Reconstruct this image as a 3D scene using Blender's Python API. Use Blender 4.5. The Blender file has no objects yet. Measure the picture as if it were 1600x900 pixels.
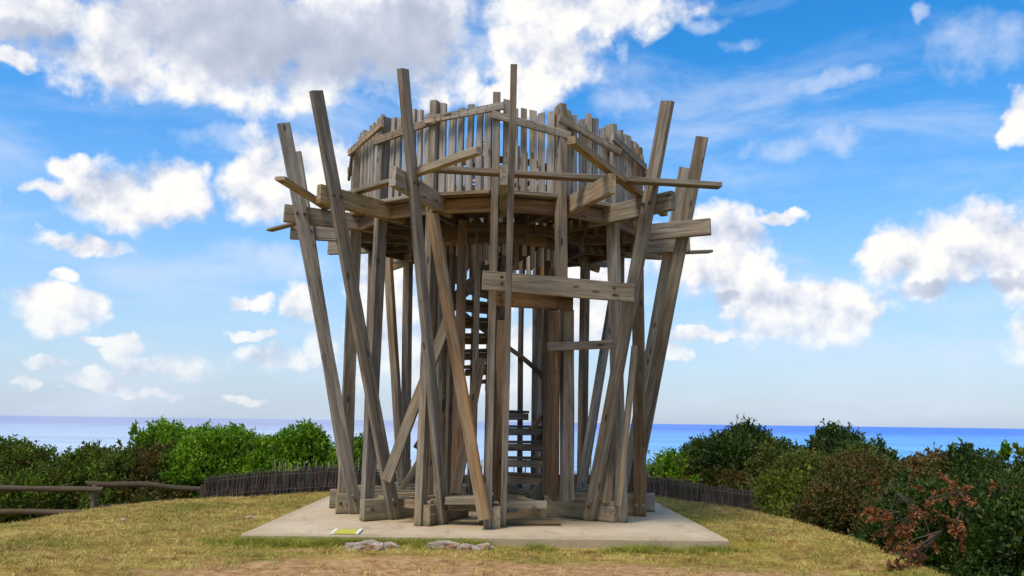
import bpy, bmesh, math, random
import numpy as np
from mathutils import Vector, Matrix, noise as mnoise
R = random.Random(7); NR = np.random.default_rng(11)
sc = bpy.context.scene; COL = sc.collection
rad = math.radians

# ------------------------------------------------------------------ camera
CAM = Vector((0.133, -12.497, 1.26)); YAW, PITCH, ROLL, FPX = 0.01233, 0.15404, 0.01291, 1343.9
fw = Vector((math.sin(YAW)*math.cos(PITCH), math.cos(YAW)*math.cos(PITCH), math.sin(PITCH)))
r0 = fw.cross(Vector((0, 0, 1))).normalized(); u0 = r0.cross(fw)
rt = r0*math.cos(ROLL)+u0*math.sin(ROLL); up = u0*math.cos(ROLL)-r0*math.sin(ROLL)
cd = bpy.data.cameras.new('camera'); cam = bpy.data.objects.new('camera', cd); COL.objects.link(cam)
cd.sensor_width = 36; cd.lens = FPX/1600*36; cd.clip_start = 0.1; cd.clip_end = 100000
cam.matrix_world = Matrix(((rt.x, up.x, -fw.x, CAM.x), (rt.y, up.y, -fw.y, CAM.y), (rt.z, up.z, -fw.z, CAM.z), (0, 0, 0, 1)))
sc.camera = cam
sc.view_settings.view_transform = 'Standard'; sc.view_settings.look = 'None'
sc.view_settings.exposure = 0.5; sc.view_settings.gamma = 1.0

def ray(px, py): return (fw*FPX + rt*(px-800) + up*(450-py)).normalized()
def at(px, py, Y):                       # point of the place at depth Y
    d = ray(px, py); return CAM + d*((Y-CAM.y)/d.y)
def ground(px, py, z=0.0):
    d = ray(px, py); return CAM + d*((z-CAM.z)/d.z)

# ------------------------------------------------------------------ node helper
class NT:
    def __init__(s, nt): s.nt = nt; s.n = nt.nodes; s.l = nt.links
    def add(s, t, **k):
        n = s.n.new(t)
        for a, b in k.items(): setattr(n, a, b)
        return n
    def put(s, sock, v):
        if v is None: return
        if isinstance(v, bpy.types.NodeSocket): s.l.new(v, sock)
        else: sock.default_value = v
    def m(s, op, a, b=None, c=None, clamp=False):
        n = s.add('ShaderNodeMath', operation=op, use_clamp=clamp)
        for i, v in enumerate((a, b, c)): s.put(n.inputs[i], v)
        return n.outputs[0]
    def v(s, op, a, b=None, c=None):
        n = s.add('ShaderNodeVectorMath', operation=op)
        for i, x in enumerate((a, b, c)): s.put(n.inputs[i], x)
        return n.outputs[1] if op in ('DOT_PRODUCT', 'LENGTH') else n.outputs[0]
    def noise(s, vec, scale, detail=4, rough=.55, dist=0, col=False):
        n = s.add('ShaderNodeTexNoise'); s.put(n.inputs['Vector'], vec)
        n.inputs['Scale'].default_value = scale; n.inputs['Detail'].default_value = detail
        n.inputs['Roughness'].default_value = rough; n.inputs['Distortion'].default_value = dist
        return n.outputs[1 if col else 0]
    def ramp(s, f, pts, interp='LINEAR'):
        n = s.add('ShaderNodeValToRGB'); s.put(n.inputs[0], f); cr = n.color_ramp; cr.interpolation = interp
        while len(cr.elements) > 1: cr.elements.remove(cr.elements[-1])
        cr.elements[0].position = pts[0][0]; cr.elements[0].color = (*pts[0][1], 1)
        for p, c in pts[1:]:
            e = cr.elements.new(p); e.color = (*c, 1)
        return n.outputs[0]
    def mix(s, f, a, b, mode='MIX'):
        n = s.add('ShaderNodeMix', data_type='RGBA', blend_type=mode)
        s.put(n.inputs[0], f)
        for i, x in ((6, a), (7, b)):
            if isinstance(x, tuple) and len(x) == 3: x = (*x, 1)
            s.put(n.inputs[i], x)
        return n.outputs[2]
    def mr(s, v, a, b, c=0, d=1, smooth=True):
        n = s.add('ShaderNodeMapRange', interpolation_type='SMOOTHSTEP' if smooth else 'LINEAR')
        for i, x in enumerate((v, a, b, c, d)): s.put(n.inputs[i], x)
        return n.outputs[0]
    def vec(s, x, y, z=0.0):
        n = s.add('ShaderNodeCombineXYZ')
        for i, q in enumerate((x, y, z)): s.put(n.inputs[i], q)
        return n.outputs[0]
    def xyz(s, v):
        n = s.add('ShaderNodeSeparateXYZ'); s.put(n.inputs[0], v); return n.outputs

# ------------------------------------------------------------------ world: sky with clouds
SUN_EL, SUN_AZ = 58, 224                 # from behind the camera, a little left (compass from +Y)
w = bpy.data.worlds.new('World'); sc.world = w; w.use_nodes = True
T = NT(w.node_tree); T.n.clear()
tc = T.add('ShaderNodeTexCoord').outputs['Generated']
sky = T.add('ShaderNodeTexSky', sky_type='NISHITA'); sky.sun_disc = False
sky.sun_elevation = rad(SUN_EL); sky.sun_rotation = rad(SUN_AZ); sky.altitude = 30
sky.air_density = 1.0; sky.dust_density = 0.6; sky.ozone_density = 2.2
dx, dy, dz = T.xyz(T.v('NORMALIZE', tc))
U = T.m('MULTIPLY', T.m('ARCTAN2', dx, dy), 57.2958); V = T.m('MULTIPLY', T.m('ARCSINE', dz), 57.2958)
def azel(px, py):
    d = ray(px, py); return math.degrees(math.atan2(d.x, d.y)), math.degrees(math.asin(d.z))
DPP = math.degrees(1/FPX)
BL = [(430,62,330,72),(610,38,150,88),(175,100,95,36),(30,15,135,42),(225,12,48,26),(900,10,150,38),(850,85,78,58),(985,5,60,22),(800,150,40,22),
 (215,305,92,40),(250,290,55,38),(280,318,45,20),(110,255,22,16),(90,295,30,10),(395,300,50,42),(490,275,90,58),(560,300,60,60),(130,378,58,11),(22,105,24,12),
 (88,480,66,44),(130,470,35,24),(150,528,28,8),(103,427,14,9),(395,465,38,14),(478,478,40,30),(400,518,42,9),(200,548,28,20),(225,572,30,13),
 (305,575,55,27),(440,560,60,26),(500,545,45,34),(90,572,42,8),(170,602,60,17),(250,618,60,10),(40,600,22,8),(380,630,40,5),
 (600,460,45,110),(700,560,60,50),(830,560,60,70),(930,470,60,60),
 (1110,395,75,50),(1150,380,50,30),(1170,440,45,60),(1245,490,95,38),(1320,485,42,14),(1120,524,60,5),(1055,548,26,10),
 (1395,395,42,36),(1490,395,100,50),(1590,405,60,50),(1606,176,20,30),(1222,337,34,6),
 (-250,300,130,60),(-260,520,160,40),(1800,330,120,60),(1760,520,120,40),(300,-220,300,90),(1000,-260,260,80)]
GB = [(470,72,270,68),(640,60,90,50),(1500,456,110,12),(1120,474,40,12),(20,60,90,20)]
def density(u, v, tcv):
    wn = T.noise(tcv, 7.0, 2, .5, 0, True); wf = T.noise(tcv, 26.0, 3, .6, 0, True)
    p = T.vec(u, v, 0)
    wv = T.v('ADD', T.v('MULTIPLY_ADD', wn, (3.2, 2.2, 0), (-1.6, -1.1, 0)), T.v('MULTIPLY_ADD', wf, (2.6, 2.0, 0), (-1.3, -1.0, 0)))
    p = T.v('ADD', p, wv)
    dmin = None
    for (x, y, a, b) in BL:
        c = azel(x, y); kk = .92 if (y > 440 and x < 590) else 1.24; ra, rb = max(a*DPP, .5)*kk, max(b*DPP, .35)*kk*1.06
        q = T.v('MULTIPLY_ADD', p, (1/ra, 1/rb, 0), (-c[0]/ra, -c[1]/rb, 0))
        d = T.v('DOT_PRODUCT', q, q)
        dmin = d if dmin is None else T.m('MINIMUM', dmin, d)
    return T.m('SUBTRACT', 1.0, T.m('MINIMUM', dmin, 3.0)), p
D1, wp = density(U, V, tc)
fb = T.noise(tc, 20.0, 9, .55); 
tc2 = T.v('ADD', tc, (-.012, 0, .020)); fb2 = T.noise(tc2, 20.0, 5, .55)
# clouds elsewhere around the sky, of the same kind
gen = T.noise(T.v('MULTIPLY', tc, (1, 1, 2.2)), 3.1, 4, .5)
away = T.m('MAXIMUM', T.mr(T.m('ABSOLUTE', U), 38, 48), T.mr(V, 33, 42))
gd = T.m('MULTIPLY_ADD', gen, 9.0, -4.9)
D1 = T.m('MAXIMUM', D1, T.m('SUBTRACT', T.m('MULTIPLY', gd, away), T.m('MULTIPLY', T.m('SUBTRACT', 1, away), 2.0)))
Dn = T.m('ADD', D1, T.m('MULTIPLY_ADD', fb, 3.4, -1.62))
alpha = T.mr(Dn, -.22, .78)
gmin = None
for (x, y, a, b) in GB:
    c = azel(x, y); ra, rb = a*DPP, b*DPP
    q = T.v('MULTIPLY_ADD', wp, (1/ra, 1/rb, 0), (-c[0]/ra, -c[1]/rb, 0)); d = T.v('DOT_PRODUCT', q, q)
    gmin = d if gmin is None else T.m('MINIMUM', gmin, d)
grey = T.mr(T.m('ADD', gmin, T.m('MULTIPLY_ADD', fb, 1.0, -.5)), .2, 1.8, 1, 0)
relief = T.m('MULTIPLY', T.m('MULTIPLY', T.m('SUBTRACT', fb, fb2), 2.3), T.m('SUBTRACT', 1, T.m('MULTIPLY', grey, .7)))
shade = T.m('SUBTRACT', T.m('ADD', .80, relief), T.m('MULTIPLY', grey, .60), clamp=True)
ccol = T.ramp(shade, [(0, (3.3, 3.7, 4.7)), (.40, (4.7, 5.1, 6.0)), (.75, (6.6, 6.7, 7.1)), (1, (7.8, 7.65, 7.3))])
# thin high veil
wis = T.noise(T.v('MULTIPLY', tc, (2.0, 2.0, 7.0)), 2.0, 7, .58, .35)
wisp = T.m('MULTIPLY', T.mr(wis, .42, .74), .55)
base = T.n.new('ShaderNodeHueSaturation'); T.l.new(sky.outputs[0], base.inputs['Color']); base.inputs['Saturation'].default_value = 1.45; base.inputs['Value'].default_value = 1.62
lowp = T.mr(V, -1, 26, 1, 0)             # paler air near the horizon
lowp = T.m('POWER', lowp, 1.5)
sk = T.mix(T.m('MULTIPLY', lowp, .80), base.outputs[0], (3.15, 4.1, 5.8))
tmin = None
for (x, y, a, b) in [(1434,22,16,14),(1100,36,42,14),(1150,62,36,12),(963,100,16,34),(1290,120,90,22),(960,160,60,30),(330,215,80,24),(420,410,150,30),(1250,230,120,26),(1540,70,90,50)]:
    c = azel(x, y); q = T.v('MULTIPLY_ADD', wp, (1/(a*DPP), 1/(b*DPP), 0), (-c[0]/(a*DPP), -c[1]/(b*DPP), 0)); d = T.v('DOT_PRODUCT', q, q)
    tmin = d if tmin is None else T.m('MINIMUM', tmin, d)
tw = T.mr(T.m('ADD', T.m('SUBTRACT', 1.0, T.m('MINIMUM', tmin, 3.0)), T.m('MULTIPLY_ADD', fb, 4.0, -2.1)), -.4, 1.6)
wisp = T.m('MAXIMUM', wisp, T.m('MULTIPLY', tw, .72))
sk = T.mix(wisp, sk, (5.4, 6.1, 7.4))
lowfade = T.mr(V, 0, 9, .55, 1)
final = T.mix(T.m('MULTIPLY', alpha, lowfade), sk, ccol)
bg = T.add('ShaderNodeBackground'); T.l.new(final, bg.inputs[0]); bg.inputs[1].default_value = 0.095
wo = T.add('ShaderNodeOutputWorld'); T.l.new(bg.outputs[0], wo.inputs[0])

sl = bpy.data.lights.new('sun', 'SUN'); sun = bpy.data.objects.new('sun', sl); COL.objects.link(sun)
sl.energy = 2.2; sl.angle = rad(18); sl.color = (1, .93, .82)
a = rad(SUN_AZ); sd = Vector((math.sin(a)*math.cos(rad(SUN_EL)), math.cos(a)*math.cos(rad(SUN_EL)), math.sin(rad(SUN_EL))))
sun.rotation_euler = sd.to_track_quat('Z', 'Y').to_euler()

# ------------------------------------------------------------------ materials
def mat(name):
    m = bpy.data.materials.new(name); m.use_nodes = True; t = NT(m.node_tree)
    return m, t, m.node_tree.nodes['Principled BSDF']
def simple(name, c, rough=.6, metal=0, var=.25, scale=8):
    m, t, b = mat(name); o = t.add('ShaderNodeTexCoord').outputs['Object']
    n = t.noise(o, scale, 5, .6)
    t.l.new(t.mix(n, tuple(x*(1-var) for x in c), tuple(min(1, x*(1+var)) for x in c)), b.inputs['Base Color'])
    b.inputs['Roughness'].default_value = rough; b.inputs['Metallic'].default_value = metal
    bp = t.add('ShaderNodeBump'); bp.inputs['Strength'].default_value = .3; bp.inputs['Distance'].default_value = .01
    t.l.new(t.noise(o, scale*5, 4, .6), bp.inputs['Height']); t.l.new(bp.outputs[0], b.inputs['Normal'])
    return m
def wood(name, dark, mid, light, orange=0.0, green=.35):
    m, t, b = mat(name)
    oi = t.add('ShaderNodeObjectInfo').outputs['Random']
    o = t.add('ShaderNodeTexCoord').outputs['Object']
    pos = t.add('ShaderNodeNewGeometry').outputs['Position']
    off = t.v('SCALE', (17.0, 9.0, 31.0)); t.put(t.n[-1].inputs['Scale'], oi)
    q = t.v('ADD', o, off)
    warp = t.noise(t.v('MULTIPLY', q, (4, 4, 1.2)), 1.0, 2, .5, 0, True)
    qw = t.v('ADD', q, t.v('MULTIPLY', warp, (.05, .05, 0)))
    g1 = t.noise(t.v('MULTIPLY', qw, (26, 26, 1.1)), 1.0, 6, .68)
    g2 = t.noise(t.v('MULTIPLY', qw, (150, 150, 3.0)), 1.0, 3, .6)
    big = t.noise(t.v('MULTIPLY', q, (3, 3, .9)), 1.0, 3, .5)
    f = t.m('ADD', t.m('MULTIPLY', g1, .52), t.m('ADD', t.m('MULTIPLY', g2, .22), t.m('MULTIPLY', t.noise(t.v('MULTIPLY', q, (14, 14, 2.2)), 1.0, 4, .6), .36)))
    c = t.ramp(f, [(.36, dark), (.53, mid), (.70, light)])
    # warm and cool patches along the board
    sm = t.noise(t.v('MULTIPLY', q, (11, 11, .55)), 1.0, 3, .6)
    c = t.mix(t.mr(sm, .52, .66, 0, .55), c, t.mix(1.0, c, (.50, .46, .42), 'MULTIPLY'))
    c = t.mix(t.mr(big, .45, .72, 0, .6), c, t.mix(1.0, c, (1.18, .93, .72), 'MULTIPLY'))
    hs = t.n.new('ShaderNodeHueSaturation'); t.l.new(c, hs.inputs['Color'])
    t.l.new(t.mr(oi, 0, 1, .82, 1.28, False), hs.inputs['Value'])
    t.l.new(t.mr(t.m('FRACT', t.m('MULTIPLY', oi, 7.31)), 0, 1, .80, 1.25, False), hs.inputs['Saturation'])
    c = hs.outputs[0]
    # checks (drying cracks)
    ck = t.noise(t.v('MULTIPLY', qw, (75, 75, .8)), 1.0, 2, .5)
    crack = t.mr(ck, .675, .71)
    c = t.mix(t.m('MULTIPLY', crack, .75), c, tuple(x*.25 for x in dark))
    # knots
    vo = t.add('ShaderNodeTexVoronoi'); t.put(vo.inputs['Vector'], t.v('MULTIPLY', q, (6.5, 6.5, 2.3))); vo.inputs['Scale'].default_value = 1.0
    kn = t.mr(vo.outputs['Distance'], .08, .16, 1, 0)
    c = t.mix(t.m('MULTIPLY', kn, .75), c, (dark[0]*.5, dark[1]*.40, dark[2]*.34))
    if orange:
        orr = t.mr(t.noise(t.v('MULTIPLY', q, (9, 9, .7)), 1.0, 2, .5), .44, .60)
        c = t.mix(t.m('MULTIPLY', orr, orange), c, t.mix(g1, (.20, .085, .025), (.52, .26, .085)))
    # algae and splash dirt near the ground
    pz = t.xyz(pos)[2]
    low = t.mr(t.m('ADD', pz, t.m('MULTIPLY', big, .35)), .1, .75, 1, 0)
    c = t.mix(t.m('MULTIPLY', low, green), c, t.mix(g1, (.11, .10, .035), (.34, .28, .11)))
    wet = t.mr(t.m('ADD', pz, t.m('MULTIPLY', g1, .10)), .03, .13, 1, 0)
    c = t.mix(t.m('MULTIPLY', wet, .6), c, (.035, .028, .018))
    t.l.new(c, b.inputs['Base Color']); b.inputs['Roughness'].default_value = .82
    b.inputs['Specular IOR Level'].default_value = .25
    bp = t.add('ShaderNodeBump'); bp.inputs['Strength'].default_value = .55; bp.inputs['Distance'].default_value = .006
    t.l.new(t.m('SUBTRACT', f, t.m('MULTIPLY', crack, 1.2)), bp.inputs['Height']); t.l.new(bp.outputs[0], b.inputs['Normal'])
    return m
W_GREY = wood('weathered_wood', (.086, .066, .046), (.235, .190, .138), (.41, .35, .27))
W_BROWN = wood('brown_wood', (.065, .040, .023), (.170, .112, .066), (.29, .21, .13), .12)
W_ORANGE = wood('orange_wood', (.09, .064, .040), (.21, .155, .10), (.36, .28, .19), .55)
W_PALE = wood('pale_wood', (.10, .072, .040), (.27, .208, .128), (.44, .355, .24), .08)
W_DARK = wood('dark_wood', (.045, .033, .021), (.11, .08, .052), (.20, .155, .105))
W_PICKET = wood('picket_wood', (.125, .103, .078), (.30, .258, .203), (.48, .43, .355))
W_LOG = wood('log_wood', (.05, .036, .02), (.12, .085, .05), (.22, .17, .11), 0, 0)
BOLT = simple('rusty_steel', (.16, .09, .055), .45, .8, .5, 60)
BRIGHT = simple('grey_steel', (.38, .36, .33), .35, .9, .3, 60)

# ------------------------------------------------------------------ object helpers
def link(name, mesh, parent=None, M=None, m=None, smooth=False):
    o = bpy.data.objects.new(name, mesh); COL.objects.link(o)
    if M is not None: o['_'] = 0; del o['_']; o.matrix_world = M
    if parent is not None:
        pm = WM.get(parent.name, Matrix()); o.parent = parent
        mm = M if M is not None else Matrix()
        o.matrix_basis = pm.inverted() @ mm
        WM[o.name] = mm
    else: WM[o.name] = M if M is not None else Matrix()
    if m is not None and not mesh.materials: mesh.materials.append(m)
    return o
WM = {}
def tag(o, label=None, cat=None, group=None, kind=None):
    if label: o['label'] = label
    if cat: o['category'] = cat
    if group: o['group'] = group
    if kind: o['kind'] = kind
    return o
def empty(name, loc):
    o = bpy.data.objects.new(name, None); COL.objects.link(o); o.location = loc; WM[o.name] = Matrix.Translation(loc); return o
def mesh_np(name, V, F, m=None, smooth=False):
    me = bpy.data.meshes.new(name); V = np.asarray(V, np.float32); F = np.asarray(F, np.int32)
    k = F.shape[1]
    me.vertices.add(len(V)); me.vertices.foreach_set('co', V.ravel())
    me.loops.add(F.size); me.loops.foreach_set('vertex_index', F.ravel())
    me.polygons.add(len(F)); me.polygons.foreach_set('loop_start', np.arange(0, F.size, k, dtype=np.int32))
    me.polygons.foreach_set('loop_total', np.full(len(F), k, np.int32))
    if smooth: me.polygons.foreach_set('use_smooth', np.ones(len(F), bool))
    me.update(calc_edges=True)
    if m: me.materials.append(m)
    return me
def board_mesh(L, wd, th, seg=None, jit=.003, bow=0.0, ch=.006, cut=0.0):
    """board along local Z, width X, thickness Y, chamfered, a little bowed and uneven"""
    seg = seg or max(1, min(8, int(L/.55)))
    prof = [(-wd/2+ch, -th/2), (wd/2-ch, -th/2), (wd/2, -th/2+ch), (wd/2, th/2-ch), (wd/2-ch, th/2), (-wd/2+ch, th/2), (-wd/2, th/2-ch), (-wd/2, -th/2+ch)]
    bm = bmesh.new(); rings = []
    for i in range(seg+1):
        tt = i/seg; z = tt*L; b = bow*math.sin(math.pi*tt)
        jx, jy = R.uniform(-jit, jit), R.uniform(-jit, jit); s = 1+R.uniform(-.02, .02)
        zz = [z+(cut*(x/wd) if i == seg else 0) for x, y in prof]
        rings.append([bm.verts.new(((x*s)+jx+b, (y*s)+jy, zq)) for (x, y), zq in zip(prof, zz)])
    for a, b in zip(rings, rings[1:]):
        for k in range(8): bm.faces.new((a[k], a[(k+1) % 8], b[(k+1) % 8], b[k]))
    bm.faces.new(list(reversed(rings[0]))); bm.faces.new(rings[-1])
    me = bpy.data.meshes.new('board'); bm.to_mesh(me); bm.free(); return me
def frame(P, Q, wdir):
    z = (Q-P).normalized(); x = (wdir - z*wdir.dot(z)).normalized(); y = z.cross(x)
    return Matrix(((x.x, y.x, z.x, P.x), (x.y, y.y, z.y, P.y), (x.z, y.z, z.z, P.z), (0, 0, 0, 1)))
def board(name, P, Q, wd, th, wdir, m, parent, mesh=None, **k):
    P = Vector(P); Q = Vector(Q); M = frame(P, Q, Vector(wdir))
    me = mesh or board_mesh((Q-P).length, wd, th, **k)
    return link(name, me, parent, M, m)
def bolt_mesh():
    bm = bmesh.new()
    bmesh.ops.create_cone(bm, cap_ends=True, segments=12, radius1=.022, radius2=.022, depth=.006, matrix=Matrix.Translation((0, 0, .003)))
    prof = [(.015, .006), (.0145, .014), (.010, .020), (.0, .0225)]; prev = None
    for r_, z_ in prof[:-1]:
        ring = [bm.verts.new((r_*math.cos(i*math.pi/5), r_*math.sin(i*math.pi/5), z_)) for i in range(10)]
        if prev:
            for i in range(10): bm.faces.new((prev[i], prev[(i+1) % 10], ring[(i+1) % 10], ring[i]))
        prev = ring
    bm.faces.new(prev); me = bpy.data.meshes.new('bolt'); bm.to_mesh(me); bm.free(); return me
BM1 = bolt_mesh(); BM1.materials.append(BOLT); BM2 = BM1.copy(); BM2.materials[0] = BRIGHT
def bolt(parent, P, n, bright=False):
    n = Vector(n).normalized(); a = Vector((0, 0, 1)) if abs(n.z) < .9 else Vector((1, 0, 0))
    x = a.cross(n).normalized(); y = n.cross(x)
    M = Matrix(((x.x, y.x, n.x, P.x), (x.y, y.y, n.y, P.y), (x.z, y.z, n.z, P.z), (0, 0, 0, 1)))
    return link('bolt', BM2 if bright else BM1, parent, M)

# ------------------------------------------------------------------ numpy noise
def vnoise(x, y, seed=0):
    xi = np.floor(x).astype(np.int64); yi = np.floor(y).astype(np.int64); xf = x-xi; yf = y-yi
    def h(a, b):
        n = (a*374761393 + b*668265263 + seed*974711) & 0xffffffff
        n = ((n ^ (n >> 13))*1274126177) & 0xffffffff
        return ((n ^ (n >> 16)) & 0xffff)/65535.0
    u = xf*xf*(3-2*xf); v = yf*yf*(3-2*yf)
    return (h(xi, yi)*(1-u)+h(xi+1, yi)*u)*(1-v)+(h(xi, yi+1)*(1-u)+h(xi+1, yi+1)*u)*v
def fbm(x, y, o=4, seed=0):
    s = 0; a = .5; t = 0
    for i in range(o): s = s+a*vnoise(x*2**i, y*2**i, seed+i); t += a; a *= .5
    return s/t

# ------------------------------------------------------------------ terrain
POLY = np.array([(-5.2, -40), (3.4, -40), (3.75, -4.0), (3.95, -1.4), (3.8, .9), (2.9, 3.0), (-2.8, 3.1), (-4.5, 1.5), (-5.2, .3), (-5.45, -2.0)])
def outdist(x, y):
    x = np.asarray(x, float); y = np.asarray(y, float)
    best = np.full(x.shape, 1e9); inside = np.ones(x.shape, bool); n = len(POLY)
    for i in range(n):
        ax, ay = POLY[i]; bx, by = POLY[(i+1) % n]; ex, ey = bx-ax, by-ay
        t = np.clip(((x-ax)*ex+(y-ay)*ey)/(ex*ex+ey*ey), 0, 1)
        best = np.minimum(best, np.hypot(x-ax-t*ex, y-ay-t*ey)); inside &= (ex*(y-ay)-ey*(x-ax)) > 0
    return np.where(inside, 0, best)
def sstep(a, b, x): t = np.clip((x-a)/(b-a), 0, 1); return t*t*(3-2*t)
def terrain(x, y):
    x = np.asarray(x, float); y = np.asarray(y, float)
    d = outdist(x, y); k = np.where(x > 0, .30, .17)
    fall = 1.75*(1-np.exp(-k*d*d/1.75))
    z = -.03 - fall
    fr = sstep(-2.58, -2.65, y)*sstep(4.2, 2.7, np.abs(x))
    z = z - (.045+.035*sstep(-.4, .8, x))*fr - .017*np.clip(-3-y, 0, 30)
    z = z + (fbm(x*1.1, y*1.1, 3, 3)-.5)*.06*sstep(2.85, 3.8, np.maximum(np.abs(x), np.abs(y))) + (fbm(x*6, y*6, 3, 9)-.5)*.022*sstep(2.72, 2.9, np.maximum(np.abs(x), np.abs(y)))
    z = z - sstep(18, 55, y)*32 - sstep(14, 30, y)*1.5
    z = z - sstep(60, 160, np.abs(x))*10*sstep(-20, 20, y)
    return z
def axis(lo, hi, fine_lo, fine_hi, step):
    a = np.arange(fine_lo, fine_hi+1e-6, step); l = []; v = fine_lo; s = step
    while v > lo: s *= 1.16; v -= s; l.append(v)
    r = []; v = fine_hi; s = step
    while v < hi: s *= 1.16; v += s; r.append(v)
    return np.concatenate([l[::-1], a, r])
xs = axis(-220, 220, -9, 7, .055); ys = axis(-260, 62, -5, 5, .05)
gx, gy = np.meshgrid(xs, ys); gz = terrain(gx, gy)
inner = (np.abs(gx) < 2.6) & (np.abs(gy) < 2.6); gz[inner] = -.25
nx, ny = len(xs), len(ys); idx = np.arange(nx*ny).reshape(ny, nx)
F = np.stack([idx[:-1, :-1], idx[:-1, 1:], idx[1:, 1:], idx[1:, :-1]], -1).reshape(-1, 4)

def ground_color(t, pos):
    """dry lawn colours shared by the soil sheet and the blades"""
    n1 = t.noise(pos, .55, 4, .6); n2 = t.noise(pos, 3.2, 5, .65); n3 = t.noise(pos, 14, 4, .6)
    x, y, z = t.xyz(pos)
    c = t.ramp(t.m('ADD', t.m('MULTIPLY', n2, .65), t.m('MULTIPLY', n3, .35)), [(.34, (.19, .12, .035)), (.45, (.33, .235, .065)), (.54, (.49, .37, .105)), (.68, (.72, .585, .24))])
    gm = t.mr(t.m('ADD', t.m('MULTIPLY', n1, .7), t.m('MULTIPLY', n2, .45)), .53, .68)
    green = t.ramp(n3, [(.3, (.085, .105, .012)), (.7, (.27, .26, .035))])
    c = t.mix(t.m('MULTIPLY', gm, .75), c, green)
    # watered, greener strip beside the slab
    ax = t.m('ABSOLUTE', x)
    strip = t.m('MULTIPLY', t.mr(ax, 2.7, 3.7, 1, 0), t.mr(ax, 2.6, 2.75))
    fs = t.m('MULTIPLY', t.mr(t.m('ADD', y, t.m('MULTIPLY_ADD', n1, 1.0, -.5)), -3.5, -2.95), t.mr(y, -2.6, -2.7))
    s = t.m('MAXIMUM', t.m('MULTIPLY', strip, .6), t.m('MULTIPLY', fs, t.mr(t.m('ADD', x, t.m('MULTIPLY_ADD', n2, 1.4, -.7)), 1.9, -1.0, .35, 1)))
    s = t.m('MULTIPLY', s, t.mr(ax, 4.2, 2.4))
    s = t.m('MULTIPLY', s, t.mr(t.noise(pos, 2.1, 5, .7), .44, .60))
    c = t.mix(s, c, t.mix(n3, (.13, .15, .016), (.40, .38, .06)))
    return c, n1, n2, n3
def soil_mask(t, pos, n2):
    x, y, z = t.xyz(pos)
    e = t.m('ADD', t.m('POWER', t.m('ABSOLUTE', t.m('MULTIPLY', t.m('SUBTRACT', x, .25), 1/3.2)), 2.0), t.m('POWER', t.m('ABSOLUTE', t.m('MULTIPLY', t.m('ADD', y, 4.45), 1/.85)), 2.0))
    return t.mr(t.m('ADD', e, t.m('MULTIPLY_ADD', n2, 1.6, -.8)), .55, 1.25, 1, 0)
m_g, t, b = mat('dry_lawn_soil'); pos = t.add('ShaderNodeNewGeometry').outputs['Position']
c, n1, n2, n3 = ground_color(t, pos)
soil = t.ramp(t.noise(pos, 9, 6, .7), [(.3, (.20, .098, .036)), (.5, (.42, .235, .10)), (.7, (.58, .38, .19))])
c = t.mix(1.0, c, (.80, .72, .62), 'MULTIPLY')
bare = t.mr(t.noise(pos, 1.7, 5, .7), .56, .64)
c = t.mix(t.m('MAXIMUM', soil_mask(t, pos, n2), t.m('MULTIPLY', bare, .75)), c, soil)
t.l.new(c, b.inputs['Base Color']); b.inputs['Roughness'].default_value = .95; b.inputs['Specular IOR Level'].default_value = .1
bp = t.add('ShaderNodeBump'); bp.inputs['Strength'].default_value = .7; bp.inputs['Distance'].default_value = .03
t.l.new(t.noise(pos, 28, 6, .7), bp.inputs['Height']); t.l.new(bp.outputs[0], b.inputs['Normal'])
tag(link('ground', mesh_np('ground', np.stack([gx, gy, gz], -1).reshape(-1, 3), F, m_g, True)), kind='structure')

# sea
m_s, t, b = mat('sea_water'); pos = t.add('ShaderNodeNewGeometry').outputs['Position']; x, y, z = t.xyz(pos)
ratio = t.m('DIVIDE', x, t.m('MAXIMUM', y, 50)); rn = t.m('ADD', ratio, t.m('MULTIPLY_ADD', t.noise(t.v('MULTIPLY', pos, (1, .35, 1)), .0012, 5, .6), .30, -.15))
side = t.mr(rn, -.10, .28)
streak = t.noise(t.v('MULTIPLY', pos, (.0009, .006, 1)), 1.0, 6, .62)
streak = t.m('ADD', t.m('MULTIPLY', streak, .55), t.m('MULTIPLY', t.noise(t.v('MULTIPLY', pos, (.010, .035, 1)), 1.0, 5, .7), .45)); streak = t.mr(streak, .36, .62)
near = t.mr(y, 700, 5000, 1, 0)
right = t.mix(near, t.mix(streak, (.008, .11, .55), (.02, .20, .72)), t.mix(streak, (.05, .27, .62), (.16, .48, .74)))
left = t.mix(near, t.mix(streak, (.27, .30, .47), (.36, .38, .54)), t.mix(streak, (.36, .46, .58), (.50, .60, .68)))  # paler left water: reflection of the white clouds put into the base colour
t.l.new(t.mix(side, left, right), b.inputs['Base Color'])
b.inputs['Roughness'].default_value = .35; b.inputs['IOR'].default_value = 1.33; b.inputs['Specular IOR Level'].default_value = .22
bp = t.add('ShaderNodeBump'); bp.inputs['Strength'].default_value = 1.0; bp.inputs['Distance'].default_value = 1.6
t.l.new(t.m('ADD', t.noise(t.v('MULTIPLY', pos, (.05, .14, 1)), 1.0, 6, .65), t.m('MULTIPLY', t.noise(t.v('MULTIPLY', pos, (.008, .03, 1)), 1.0, 3, .6), 1.5)), bp.inputs['Height'])
t.l.new(bp.outputs[0], b.inputs['Normal'])
rr = np.concatenate([[20], np.geomspace(60, 60000, 40)]); th = np.linspace(0, 2*math.pi, 97)[:-1]
V_ = np.stack([np.outer(rr, np.cos(th)), np.outer(rr, np.sin(th)), np.full((len(rr), 96), -30.0)], -1).reshape(-1, 3)
Fq = [(i*96+j, i*96+(j+1) % 96, (i+1)*96+(j+1) % 96, (i+1)*96+j) for i in range(len(rr)-1) for j in range(96)]
Fq = [tuple(reversed(f)) for f in Fq] if False else Fq
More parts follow.
